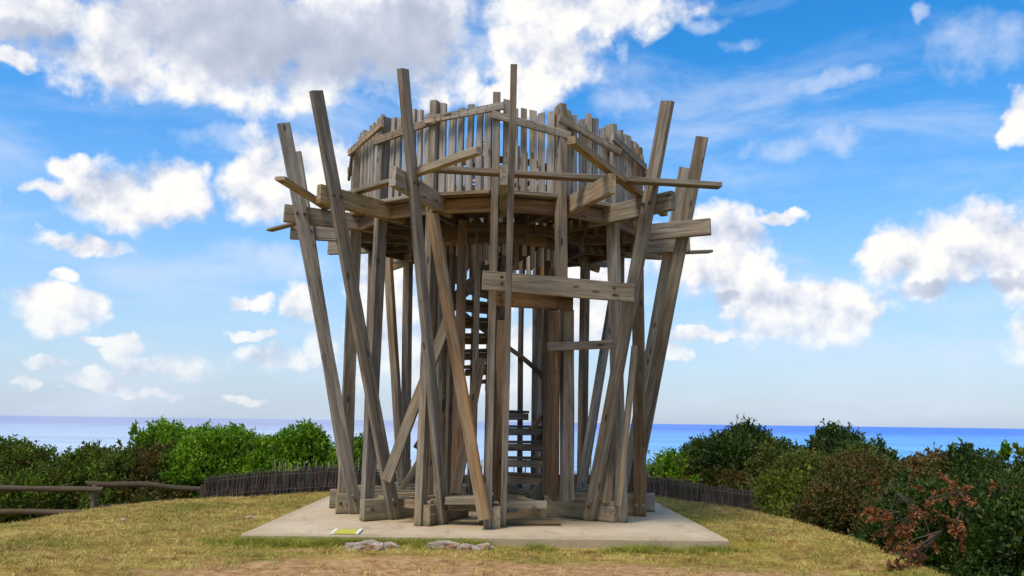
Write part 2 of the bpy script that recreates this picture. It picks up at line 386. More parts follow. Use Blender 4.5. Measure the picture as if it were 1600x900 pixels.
me = mesh_np('sea', V_, Fq, m_s); me.flip_normals(); tag(link('sea', me), kind='structure')

# ------------------------------------------------------------------ concrete slab
m_c, t, b = mat('sandy_concrete'); pos = t.add('ShaderNodeNewGeometry').outputs['Position']; x, y, z = t.xyz(pos)
n1 = t.noise(pos, 1.3, 5, .6); n2 = t.noise(pos, 30, 5, .7); n3 = t.noise(pos, 5, 4, .6)
c = t.ramp(t.m('ADD', t.m('MULTIPLY', n1, .6), t.m('MULTIPLY', n2, .4)), [(.3, (.40, .30, .175)), (.55, (.55, .43, .275)), (.75, (.64, .53, .37))])
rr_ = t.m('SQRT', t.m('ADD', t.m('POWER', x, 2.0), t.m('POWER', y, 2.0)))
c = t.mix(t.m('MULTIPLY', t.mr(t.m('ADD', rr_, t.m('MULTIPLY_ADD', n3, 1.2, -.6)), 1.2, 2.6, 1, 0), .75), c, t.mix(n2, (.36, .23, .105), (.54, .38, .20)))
spots = t.add('ShaderNodeTexVoronoi'); t.put(spots.inputs['Vector'], pos); spots.inputs['Scale'].default_value = 7
c = t.mix(t.m('MULTIPLY', t.mr(spots.outputs['Distance'], .03, .07, 1, 0), .4), c, (.16, .11, .06))
st_ = t.noise(t.v('MULTIPLY', pos, (2.2, 1.1, 1)), 1.0, 7, .7, 1.2)
c = t.mix(t.m('MULTIPLY', t.mr(st_, .54, .66), .42), c, (.27, .20, .12))
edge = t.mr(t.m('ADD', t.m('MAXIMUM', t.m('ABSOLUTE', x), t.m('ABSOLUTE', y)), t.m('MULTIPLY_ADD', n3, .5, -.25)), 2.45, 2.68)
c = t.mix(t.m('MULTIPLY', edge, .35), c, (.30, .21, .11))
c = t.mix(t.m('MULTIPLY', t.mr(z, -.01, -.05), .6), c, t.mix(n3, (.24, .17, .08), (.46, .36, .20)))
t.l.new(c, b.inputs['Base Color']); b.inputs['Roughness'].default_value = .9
bp = t.add('ShaderNodeBump'); bp.inputs['Strength'].default_value = .5; bp.inputs['Distance'].default_value = .01
t.l.new(t.m('ADD', n2, t.m('MULTIPLY', n3, .7)), bp.inputs['Height']); t.l.new(bp.outputs[0], b.inputs['Normal'])
bm = bmesh.new(); S = 2.7; NS = 72
def edgept(i):
    s = i//NS; q = -S+2*S*(i % NS)/NS
    return [(q, -S), (S, q), (-q, S), (-S, -q)][s]
top = []; mid = []; bot = []
for i in range(4*NS):
    x, y = edgept(i); k = 1-abs(mnoise.noise(Vector((x*3, y*3, 0))))*.006 - max(0, mnoise.noise(Vector((x*9, y*9, 4))))*.006
    top.append(bm.verts.new((x*k*.996, y*k*.996, mnoise.noise(Vector((x, y, 9)))*.004)))
    mid.append(bm.verts.new((x*k, y*k, -.014-R.uniform(0, .008)))); bot.append(bm.verts.new((x*k, y*k, -.34)))
for a, b2 in ((top, mid), (mid, bot)):
    for i in range(4*NS): j = (i+1) % (4*NS); bm.faces.new((b2[i], b2[j], a[j], a[i]))
bm.faces.new(top); me = bpy.data.meshes.new('slab'); bm.to_mesh(me); bm.free()
tag(link('concrete_slab', me, m=m_c), kind='structure')

# ------------------------------------------------------------------ the tower
CX, CY = .05, .2
tower = tag(empty('timber_lookout_tower', (CX, CY, 0)), 'tall nest-like lookout tower of weathered grey timber posts and planks on the concrete slab', 'lookout tower')
def pol(az, r, z, tang=0.0):
    a = rad(az); return Vector((CX + r*math.sin(a) + tang*math.cos(a), CY - r*math.cos(a) + tang*math.sin(a), z))
def rdir(az): return Vector((math.sin(rad(az)), -math.cos(rad(az)), 0))
def tdir(az): return Vector((math.cos(rad(az)), math.sin(rad(az)), 0))
def on_az(px, py, az, tang=0):
    d = ray(px, py); n = tdir(az); o = pol(az, 0, 0, tang)
    return CAM + d*((o-CAM).dot(n)/d.dot(n))
COLR = 2.14
COLFOOT = {0: (763, 821, 0), -22.5: (652, 820, 0), -45: (575, 787, .27), -67.5: (539, 779, .27), 45: (962, 787, .27), 67.5: (991, 795, 0)}
COLTOP = {0: 5.42, -22.5: 5.36, 22.5: 5.34, 45: 5.26, -45: 5.30, 67.5: 5.18, -67.5: 5.15}
LEAN = {-67.5: ((553, 801), (443, 193)), -45: ((598, 809), (494, 142)), -22.5: ((677, 818), (629, 108)), 0: ((784, 823), (803, 102)),
        45: ((934, 812), (1043, 158)), 67.5: ((984, 797), (1097, 214)), -90: ((566, 786), (462, 238)), 90: ((972, 786), (1070, 262)),
        135: (1.82, 3.1), -135: (1.93, 2.6)}
BEAMR = {0: 3.3, -22.5: 3.36, 22.5: 3.3, 45: 3.19, -45: 3.2, 67.5: 3.13, -67.5: 3.15, 90: 3.0, -90: 3.07, 112.5: 2.85, -112.5: 2.9, 135: 2.55, -135: 2.5, 157.5: 2.5, -157.5: 2.5, 180: 2.6}
AZS = [-157.5+22.5*i for i in range(16)]
bmat = [W_GREY, W_GREY, W_GREY, W_BROWN]
for az in AZS:
    s = -1 if (az == 45 or az > 100) else 1
    rd, td = rdir(az), tdir(az); far = abs(az) > 80
    # foot and top of the leaning post first: beams and column are laid beside it
    btop = s*.10; lean = None
    be_px = {-67.5: (521, 803), -45: (562, 815), -22.5: (664, 823), 0: (775, 827), 45: (966, 817), 67.5: (1007, 806)}
    bend = ground(*be_px[az]) if az in be_px else pol(az, 1.75 if az == 22.5 else 2.36, 0)
    bdir = Vector((bend.x-CX, bend.y-CY, 0)).normalized(); bnor = Vector((-bdir.y, bdir.x, 0))
    if az in LEAN and LEAN[az][0]:
        f_, t_ = LEAN[az]; back = abs(az) > 100; foot = pol(az, f_, 0) if back else ground(*f_)
        side_ = (foot-Vector((CX, CY, 0))).dot(bnor); want = s*.092
        foot = foot+bnor*((max(side_, want) if s > 0 else min(side_, want))-side_)
        if az == 0: tpp = at(*t_, -3.02)
        elif back: tpp = pol(az, t_, 5.3, s*.2)
        else: tpp = on_az(*t_, az, s*.22)
        foot.z = .004; k = (4.0-foot.z)/(tpp.z-foot.z); xp = foot.lerp(tpp, k)
        btop = (xp-Vector((CX, CY, 4.0))).dot(td)-s*.088; lean = (foot, tpp)
    # base beam lying on the slab
    hb = .25 if az in (0, -22.5) else .26
    b0_ = Vector((CX, CY, hb/2+.004)) + bdir*.98; b1_ = Vector((bend.x, bend.y, hb/2+.004))-bdir*.03
    bb = board('base_beam', b0_, b1_, hb, .095, (0, 0, 1), W_PALE if not far else W_GREY, tower, jit=.002)
    if not far:
        for o_ in (.05, .13): bolt(bb, b1_-bdir*o_+bnor*s*.049+Vector((0, 0, .01)), bnor*s, R.random() < .5)
    # column from the slab to above the railing
    if az == 22.5:
        top_ = pol(az, COLR, 5.34); mid_ = at(877, 458, -1.98)
        c_ = board('column', mid_, top_, .17, .10, rd, W_GREY, tower)
        for dz_ in (.06, .16): bolt(c_, mid_+Vector((0, 0, dz_))+rd*.088, rd)
        board('column', ground(865, 779, .27), at(866, 484, -1.88), .16, .09, rd, W_BROWN, tower)
        board('column', ground(886, 781, .27), at(886, 484, -1.72), .15, .12, td, W_GREY, tower)
    else:
        ft = Vector((CX, CY, .004))+bdir*2.12-bnor*s*.100
        tp = pol(az, COLR, COLTOP.get(az, 5.15+R.uniform(-.08, .1)), max(-.06, min(.06, btop-s*.10)))
        c_ = board('column', ft, tp, .16, .095, rd, W_BROWN if az == 67.5 else W_GREY, tower, bow=R.uniform(-.01, .01))
        if az == 67.5:
            for o_ in (-.05, .05): bolt(c_, ft-bnor*.052*-1*-1+bdir*o_+Vector((0, 0, .15)), -bnor, True)
    # outward beam under the platform
    zb = 4.0+R.uniform(-.015, .015)
    be = board('platform_beam', pol(az, 1.86, zb-.02, btop), pol(az, BEAMR[az], zb+.01, btop), .235, .09, (0, 0, 1), W_PALE if az == -45 else W_GREY, tower, jit=.002)
    for dz_ in (-.05, .05):
        bolt(be, pol(az, 2.06+dz_, zb, btop+s*.047), td*s)
    # outward leaning post
    if lean:
        foot, tpp = lean
        lp = board('leaning_post', foot, tpp, .168, .075, rd, W_ORANGE if az == 99 else [W_GREY, W_GREY, W_PICKET][R.randrange(3)], tower, bow=R.uniform(-.012, .012))
        k = (zb-foot.z)/(tpp.z-foot.z); xp = foot.lerp(tpp, k)
        nrm = td*s
        for o_ in (-.05, .05):
            bolt(lp, xp+rd*o_+nrm*.042, nrm)
            bolt(lp, foot.lerp(tpp, .035+.5*(o_+.05)*.25)+rd*o_*.3+nrm*.042, nrm, o_ > 0)
    # platform joist running in to the stairwell, its brace under the floor
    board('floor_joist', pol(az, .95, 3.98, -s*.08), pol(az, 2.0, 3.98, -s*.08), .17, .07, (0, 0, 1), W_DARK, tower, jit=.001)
    # ring of fascia, edge board and base struts between this frame and the next
    az2 = az+22.5; ap = math.cos(rad(11.25))
    P, Q = pol(az, 2.12, 3.965), pol(az2, 2.12, 3.965); e = (Q-P).normalized(); P2, Q2 = P+e*.065, Q-e*.065
    P2.z += R.uniform(-.012, .012)
    board('fascia_board', P2, Q2, .185, .05, (0, 0, 1), W_BROWN, tower, jit=.001)
    nrm = rdir(az+11.25)
    u_ = Vector((0, 0, .135)); board('edge_board', P2+u_+nrm*.05, Q2+u_+nrm*.05, .19, .05, nrm, W_GREY, tower, jit=.001)
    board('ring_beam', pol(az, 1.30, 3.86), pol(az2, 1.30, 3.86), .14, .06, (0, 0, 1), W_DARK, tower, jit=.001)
    board('ring_beam', pol(az, 1.0, 3.78), pol(az2, 1.0, 3.78), .16, .05, (0, 0, 1), W_BROWN, tower, jit=.001)
    if az not in (0, 22.5):
        for rr2, zz2 in ((1.28, .18), (1.72, .20), (1.98, .12)):
            if rr2 == 1.98 and (R.random() < .5 or abs(az) < 30): continue
            P, Q = pol(az, rr2, zz2), pol(az2, rr2, zz2); e = (Q-P).normalized()
            board('base_strut', P+e*.12, Q-e*.12, .11, .05, (0, 0, 1), W_GREY if rr2 > 1.3 else W_PALE, tower, jit=.001)
    # floor boards of this bay
    for k in range(7):
        r_ = 1.03+k*.163
        P, Q = pol(az, r_+.0, 4.095), pol(az2, r_, 4.095); e = (Q-P).normalized()
        board('floor_board', P-e*.0+e*.004, Q-e*.004, .15, .035, nrm, W_DARK, tower, seg=1, jit=0)
    # railing: pickets and one rail per bay
    cA, cB = pol(az, 2.13, 0), pol(az2, 2.13, 0)
    for k in range(1, 7):
        q = cA.lerp(cB, k/7+R.uniform(-.012, .012))+nrm*R.uniform(-.01, .01)
        z0, z1 = 4.145+R.uniform(-.02, .02), 5.20+R.uniform(-.07, .13)+(.04 if abs(az+11) < 40 else .05)
        if az == -22.5 and k in (2, ): z1 -= .05
        board('picket', q+Vector((0, 0, z0)), q+Vector((R.uniform(-.012, .012), 0, z1)), 0.082+R.uniform(-.006, .016), .052, td, W_PICKET, tower, seg=2, jit=.0015, cut=R.choice((0, 0, .02, -.02)))
bm = bmesh.new(); bmesh.ops.create_cone(bm, cap_ends=True, segments=8, radius1=.008, radius2=.006, depth=.006)
NAIL = bpy.data.meshes.new('nail'); bm.to_mesh(NAIL); bm.free(); NAIL.materials.append(simple('dark_nail', (.04, .025, .018), .5, .6))
RAILS = {-67.5: (5.04, 5.16), -45: (4.96, 5.06), -22.5: (5.09, 5.21), 0: (5.09, 4.92), 22.5: (5.10, 4.88), 45: (5.03, 4.90), -90: (4.92, 5.02), 67.5: (4.98, 4.86)}
for az in AZS:
    za, zb = RAILS.get(az, (5.0+R.uniform(-.05, .05), 5.0+R.uniform(-.05, .05)))
    A, B = pol(az, 2.13, za), pol(az+22.5, 2.13, zb); n = rdir(az+11.25); e = (B-A).normalized()
    o1, o2 = (.105, .125) if az in (0, 22.5, 45, 67.5) else (.125, .105)
    rl = board('rail', A-e*.10+n*o1, B+e*.10+n*o2, .10, .042, (0, 0, 1), W_GREY, tower, jit=.002)
    if abs(az) < 90:
        for k in range(1, 7):
            for dz_ in (-.024, .024):
                q = (A+n*o1).lerp(B+n*o2, k/7)+n*.022+Vector((R.uniform(-.008, .008), 0, dz_)); fr_ = frame(q, q+n, Vector((0, 0, 1))); link('nail', NAIL, rl, fr_)
# inner stairwell railing on the platform and shaft pickets below it
for i in range(44):
    a = -180+i*360/44+R.uniform(-1, 1)
    z0 = 3.45+R.uniform(-.15, .15); z1 = 5.16+R.uniform(-.12, .16)
    if 95 < a < 130: continue
    board('inner_picket', pol(a, .97, z0), pol(a, .97, z1), .07+R.uniform(-.006, .01), .04, tdir(a), W_BROWN if i % 7 == 3 else W_PICKET, tower, seg=2, jit=.0015)
for i in range(16):
    a = -168.75+22.5*i
    board('inner_rail', pol(a, .93, 4.93), pol(a+22.5, .93, 4.93), .10, .035, (0, 0, 1), W_BROWN, tower, seg=1, jit=0)
for i in range(22):
    a = -180+360/22*i+6
    if 8 < a < 40 or -27 < a < -4: continue
    wd = .11 if i % 3 == 0 else .065
    board('shaft_post', pol(a, .90, .01 if i % 2 else .25), pol(a, .90, 4.0), wd, .08, tdir(a), [W_BROWN, W_GREY, W_DARK][i % 3], tower, bow=R.uniform(-.008, .008))
board('newel_post', (CX, CY, .01), (CX, CY, 4.9), .14, .14, (1, 0, 0), W_DARK, tower)
# spiral stair: first treads at the front right, turning back and round to the left
NST = 18; rise = 4.05/NST
for i in range(NST):
    a = 38+22.5*i; z = .30+i*.222
    if z > 4.0: break
    mid_az = a
    P, Q = pol(mid_az, .08, z), pol(mid_az, .86, z)
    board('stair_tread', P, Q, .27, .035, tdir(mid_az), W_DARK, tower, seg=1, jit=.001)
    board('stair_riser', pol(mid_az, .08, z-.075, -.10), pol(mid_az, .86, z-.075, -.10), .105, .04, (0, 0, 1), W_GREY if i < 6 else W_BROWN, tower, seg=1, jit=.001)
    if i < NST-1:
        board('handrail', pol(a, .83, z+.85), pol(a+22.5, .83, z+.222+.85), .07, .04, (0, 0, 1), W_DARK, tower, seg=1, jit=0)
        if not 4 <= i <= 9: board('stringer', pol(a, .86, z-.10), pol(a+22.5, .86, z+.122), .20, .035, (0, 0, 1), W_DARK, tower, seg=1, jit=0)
# loose looking planks of the nest and braces (named by what they do)
Z = (0, 0, 1)
board('nest_plank', at(650, 270, -2.62), at(749, 235, -3.32), .085, .095, Z, W_PALE, tower)
lr = board('nest_plank', at(654, 263, -2.50), at(1125, 290, -2.05), .06, .15, Z, W_GREY, tower, jit=.002)
board('nest_plank', at(893, 219, -3.50), at(1038, 333, -.92), .09, .10, Z, W_PALE, tower)
board('nest_plank', at(437, 278, -2.2), at(512, 325, -.85), .045, .14, Z, W_PALE, tower)
board('nest_plank', at(546, 303, -1.55), at(628, 279, -2.45), .05, .12, Z, W_PALE, tower)
board('nest_plank', at(421, 360, .25), at(470, 347, -.15), .035, .12, Z, W_PALE, tower)
board('nest_plank', at(1030, 396, .9), at(1110, 393, 1.3), .045, .14, Z, W_GREY, tower)
p1 = board('cross_plank', at(754, 438, -2.33), at(990, 458, -1.86), .235, .06, Z, W_PALE, tower); tag(p1, 'pale honey coloured cross plank over the entrance')
for x_, y_ in ((784, 433), (784, 443), (960, 450), (960, 461)): bolt(p1, at(x_, y_, -2.38 if x_ < 800 else -1.99), (.2, -1, 0))
p2 = board('cross_plank', at(775, 466, -1.98), at(895, 473, -1.86), .20, .06, Z, W_BROWN, tower)
for x_, y_ in ((781, 461), (781, 470), (871, 466), (871, 476)): bolt(p2, at(x_, y_, -2.03 if x_ < 800 else -1.92), (0, -1, 0))
board('cross_plank', at(856, 542, -1.90), at(958, 538, -1.50), .105, .05, Z, W_BROWN, tower)
ob = board('diagonal_brace', at(757, 812, -2.12), at(676, 335, -1.86), .15, .10, (1, 0, 0), W_ORANGE, tower, ch=.02, bow=-.01)
tag(ob, 'orange streaked diagonal brace split and worn near its middle')
board('diagonal_brace', at(603, 752, -1.62), at(700, 500, -1.15), .13, .10, (1, 0, 0), W_PALE, tower)
board('diagonal_brace', at(712, 771, -1.20), at(752, 560, -1.0), .13, .08, (1, 0, 0), W_BROWN, tower)
board('diagonal_brace', at(650, 700, .9), at(706, 612, .6), .10, .06, (1, 0, 0), W_DARK, tower)
board('diagonal_brace', at(625, 770, .6), at(655, 720, .5), .09, .05, (1, 0, 0), W_PALE, tower)
board('diagonal_brace', at(966, 790, -1.30), at(992, 540, -1.35), .075, .09, (1, 0, 0), W_PALE, tower)
board('diagonal_brace', at(948, 786, -1.15), at(962, 600, -1.1), .12, .08, (1, 0, 0), W_GREY, tower)
board('prop_post', at(712, 777, -1.15), at(724, 345, -1.0), .13, .09, (1, 0, 0), W_BROWN, tower)
board('prop_post', at(777, 782, -1.75), at(783, 500, -2.0), .10, .09, (1, 0, 0), W_BROWN, tower)
board('prop_post', at(740, 700, -.6), at(748, 345, -.75), .08, .07, (1, 0, 0), W_GREY, tower)
board('threshold_plank', at(700, 781, -1.62), at(768, 781, -1.72), .09, .30, Z, W_PALE, tower)
board('threshold_plank', at(790, 788, -1.66), at(853, 788, -1.60), .09, .10, Z, W_PALE, tower)
for k in range(7):
    board('deck_board', (CX-.15, -1.05+k*.14-.55, .035), (CX+.85, -1.0+k*.14-.55, .035), .125, .05, (0, 1, 0), W_BROWN, tower, seg=1)
board('platform_beam', at(880, 399, 2.0), at(937, 418, 2.2), .19, .07, Z, W_PALE, tower)
board('platform_beam', at(612, 414, 2.2), at(660, 399, 2.0), .19, .07, Z, W_PALE, tower)
# ties linking the shaft to the outer ring at the back
for az in ():
    board('tie_beam', pol(az, .95, 2.6), pol(az, 2.1, 2.75), .12, .06, Z, W_DARK, tower)
#@@REST
# ------------------------------------------------------------------ person on the platform, far side of the stairwell
def skinmesh(name, pts, edges, m, sub=2):
    me = bpy.data.meshes.new(name); me.from_pydata([p[:3] for p in pts], [], []) if False else me.from_pydata([tuple(p[:3]) for p in pts], edges, [])
    o = bpy.data.objects.new(name+'_cage', me); COL.objects.link(o)
    md = o.modifiers.new('s', 'SKIN'); 
    for i, p in enumerate(pts):
        sv = me.skin_vertices[0].data[i]; sv.radius = (p[3], p[4] if len(p) > 4 else p[3]); sv.use_root = (i == 0)
    o.modifiers.new('u', 'SUBSURF').levels = sub
    dg = bpy.context.evaluated_depsgraph_get(); out = bpy.data.meshes.new_from_object(o.evaluated_get(dg))
    bpy.data.objects.remove(o); out.polygons.foreach_set('use_smooth', np.ones(len(out.polygons), bool)); out.materials.clear(); out.materials.append(m)
    return out
SKIN = simple('skin', (.52, .30, .20), .55, 0, .1); NAVY = simple('navy_cloth', (.012, .022, .10), .8, 0, .4, 20)
JEAN = simple('dark_trousers', (.03, .035, .05), .85, 0, .3, 20); HAIR = simple('brown_hair', (.06, .025, .012), .6, 0, .4, 60)
pp = at(758, 240, 1.25); px_, py_ = pp.x, pp.y; ZF = 4.115
person = tag(empty('person', (px_, py_, ZF)), 'person in a navy jacket standing on the platform behind the wooden pickets', 'person')
PM = Matrix.Translation((px_, py_, ZF))
bp_ = [(0, 0, .93, .13, .10), (0, 0, 1.12, .125, .09), (0, 0, 1.34, .15, .10), (0, 0, 1.47, .06, .06), (0, -.005, 1.56, .06, .065), (0, -.01, 1.64, .078, .095), (0, 0, 1.70, .06, .075),
       (-.17, 0, 1.40, .05), (-.22, -.02, 1.14, .042), (-.16, -.20, .98, .033), (-.13, -.27, .98, .030), (.17, 0, 1.40, .05), (.22, -.02, 1.14, .042), (.16, -.20, .98, .033), (.13, -.27, .98, .030),
       (-.09, 0, .86, .085), (-.10, -.01, .48, .058), (-.10, 0, .08, .04), (-.10, -.13, .035, .035), (.09, 0, .86, .085), (.10, -.01, .48, .058), (.10, 0, .08, .04), (.10, -.13, .035, .035)]
be_ = [(0, 1), (1, 2), (2, 3), (3, 4), (4, 5), (5, 6), (2, 7), (7, 8), (8, 9), (9, 10), (2, 11), (11, 12), (12, 13), (13, 14), (0, 15), (15, 16), (16, 17), (17, 18), (0, 19), (19, 20), (20, 21), (21, 22)]
for s_, h0 in ((-1, 10), (1, 14)):
    bx, by, bz = bp_[h0][:3]
    for f_ in range(5):
        i0 = len(bp_); ox = (f_-1.5)*.017
        if f_ == 4: L_ = [(-s_*.03, -.01, .0), (-s_*.05, -.035, -.01)]
        else: L_ = [(ox, -.045, 0), (ox, -.072+.006*abs(f_-1.5), -.018), (ox, -.080, -.038)]
        pr = h0
        for (ax_, ay_, az_) in L_:
            bp_.append((bx+ax_, by+ay_, bz+az_, .0085)); be_.append((pr, len(bp_)-1)); pr = len(bp_)-1
link('body', skinmesh('body', bp_, be_, SKIN), person, PM)
jk = [(0, 0, .88, .165, .13), (0, 0, 1.12, .155, .12), (0, 0, 1.33, .18, .13), (0, 0, 1.45, .09, .09), (-.17, 0, 1.40, .075), (-.225, -.02, 1.14, .062), (-.17, -.18, .99, .05), (.17, 0, 1.40, .075), (.225, -.02, 1.14, .062), (.17, -.18, .99, .05)]
link('jacket', skinmesh('jacket', jk, [(0, 1), (1, 2), (2, 3), (2, 4), (4, 5), (5, 6), (2, 7), (7, 8), (8, 9)], NAVY), person, PM)
tr = [(0, 0, .93, .145, .115), (-.09, 0, .84, .10), (-.10, -.01, .48, .075), (-.10, 0, .10, .062), (.09, 0, .84, .10), (.10, -.01, .48, .075), (.10, 0, .10, .062)]
link('trousers', skinmesh('trousers', tr, [(0, 1), (1, 2), (2, 3), (0, 4), (4, 5), (5, 6)], JEAN), person, PM)
hr = [(0, .03, 1.50, .06, .05), (0, .03, 1.60, .09, .08), (0, .012, 1.70, .088, .092), (0, .0, 1.745, .05, .055)]
link('hair', skinmesh('hair', hr, [(0, 1), (1, 2), (2, 3)], HAIR), person, PM)
bm = bmesh.new()
for sx in (-1, 1): bmesh.ops.create_uvsphere(bm, u_segments=8, v_segments=6, radius=.011, matrix=Matrix.Translation((sx*.031, -.098, 1.645)))
me = bpy.data.meshes.new('eyes'); bm.to_mesh(me); bm.free(); link('eyes', me, person, PM, simple('eye', (.05, .04, .035), .2))
bm = bmesh.new(); bmesh.ops.create_cone(bm, cap_ends=True, segments=6, radius1=.017, radius2=.006, depth=.045, matrix=Matrix.Translation((0, -.108, 1.615)) @ Matrix.Rotation(rad(18), 4, 'X'))
me = bpy.data.meshes.new('nose'); bm.to_mesh(me); bm.free(); link('nose', me, person, PM, SKIN)

# ------------------------------------------------------------------ foliage
def leaf_mat(name, cols, rough=.5):
    m, t, b = mat(name); g = t.add('ShaderNodeNewGeometry'); pos = g.outputs['Position']
    r_ = g.outputs['Random Per Island']
    n = t.noise(pos, 2.3, 3, .6); n2 = t.noise(pos, 9, 2, .5)
    f = t.m('ADD', t.m('MULTIPLY', r_, .42), t.m('ADD', t.m('MULTIPLY', n, .75), t.m('MULTIPLY_ADD', n2, .35, -.30)))
    k = len(cols); c = t.ramp(f, [(.12+.70*i/(k-1), cc) for i, cc in enumerate(cols)])
    t.l.new(c, b.inputs['Base Color']); b.inputs['Roughness'].default_value = rough; b.inputs['Specular IOR Level'].default_value = .22
    tr = t.add('ShaderNodeBsdfTranslucent'); t.l.new(t.mix(1.0, c, (1.25, 1.25, .6), 'MULTIPLY'), tr.inputs[0])
    mx = t.add('ShaderNodeMixShader'); mx.inputs[0].default_value = .28
    t.l.new(b.outputs[0], mx.inputs[1]); t.l.new(tr.outputs[0], mx.inputs[2])
    t.l.new(mx.outputs[0], t.n['Material Output'].inputs['Surface']); return m
LM = {'bright': leaf_mat('bright_green_leaves', [(.035, .075, .006), (.09, .19, .010), (.20, .36, .015), (.38, .50, .035)]),
      'mid': leaf_mat('mixed_green_leaves', [(.17, .07, .02), (.075, .10, .016), (.13, .21, .018), (.30, .38, .035)]),
      'dark': leaf_mat('dark_glossy_leaves', [(.016, .026, .007), (.032, .060, .009), (.062, .105, .014), (.16, .21, .035)], .45),
      'olive': leaf_mat('olive_leaves', [(.045, .05, .012), (.08, .10, .016), (.14, .165, .025), (.26, .20, .045)]),
      'rust': leaf_mat('rusty_leaves', [(.035, .05, .012), (.07, .09, .018), (.15, .095, .028), (.32, .15, .045)]),
      'red': leaf_mat('russet_leaves', [(.10, .045, .02), (.22, .08, .03), (.36, .15, .055), (.26, .07, .04)]),
      'yellow': leaf_mat('yellow_green_leaves', [(.05, .07, .01), (.11, .14, .015), (.24, .26, .03), (.34, .30, .04)])}
BARK = simple('twig_bark', (.085, .058, .035), .9)
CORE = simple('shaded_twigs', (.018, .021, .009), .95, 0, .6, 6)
def leaves(P, D, L, W):
    """P base points, D unit directions, L lengths, W widths -> folded four-cornered leaves"""
    n = len(P); rnd = NR.normal(size=(n, 3)); S = np.cross(D, rnd); S /= np.linalg.norm(S, axis=1, keepdims=True)+1e-9
    Nn = np.cross(S, D); L = L[:, None]; W = W[:, None]
    a = P; tip = P+D*L+Nn*(-.10*L); mid_ = P+D*L*.5
    l = mid_+S*W*.5+Nn*W*.18; r = mid_-S*W*.5+Nn*W*.18
    V = np.stack([a, r, tip, l], 1).reshape(-1, 3); i = np.arange(n)[:, None]*4
    F = np.concatenate([i+[0, 1, 2], i+[0, 2, 3]], 1).reshape(-1, 3)
    return V, F
def shoots(roots, dirs, length, per, ll, lw):
    n = len(roots); t = NR.random((n, per))**.8
    Ln = length*(.6+.8*NR.random((n, 1)))
    P = roots[:, None, :]+dirs[:, None, :]*(t*Ln)[:, :, None]
    rn = NR.normal(size=(n, per, 3)); D = dirs[:, None, :]*.55+rn*.55; D += np.array([0, 0, .15]); D /= np.linalg.norm(D, axis=2, keepdims=True)
    P = P.reshape(-1, 3); D = D.reshape(-1, 3); k = len(P)
    return leaves(P, D, ll*(.45+1.0*NR.random(k)), lw*(.5+.9*NR.random(k)))
def tubes(segs):
    V = []; F = []
    for P, Q, a, b in segs:
        d = (Q-P).normalized(); x = d.orthogonal().normalized(); y = d.cross(x); o = len(V)
        for c_, r_ in ((P, a), (Q, b)):
            for k in range(4): V.append(tuple(c_+(x*math.cos(k*math.pi/2)+y*math.sin(k*math.pi/2))*r_))
        for k in range(4): F.append((o+k, o+(k+1) % 4, o+4+(k+1) % 4, o+4+k))
    return V, F
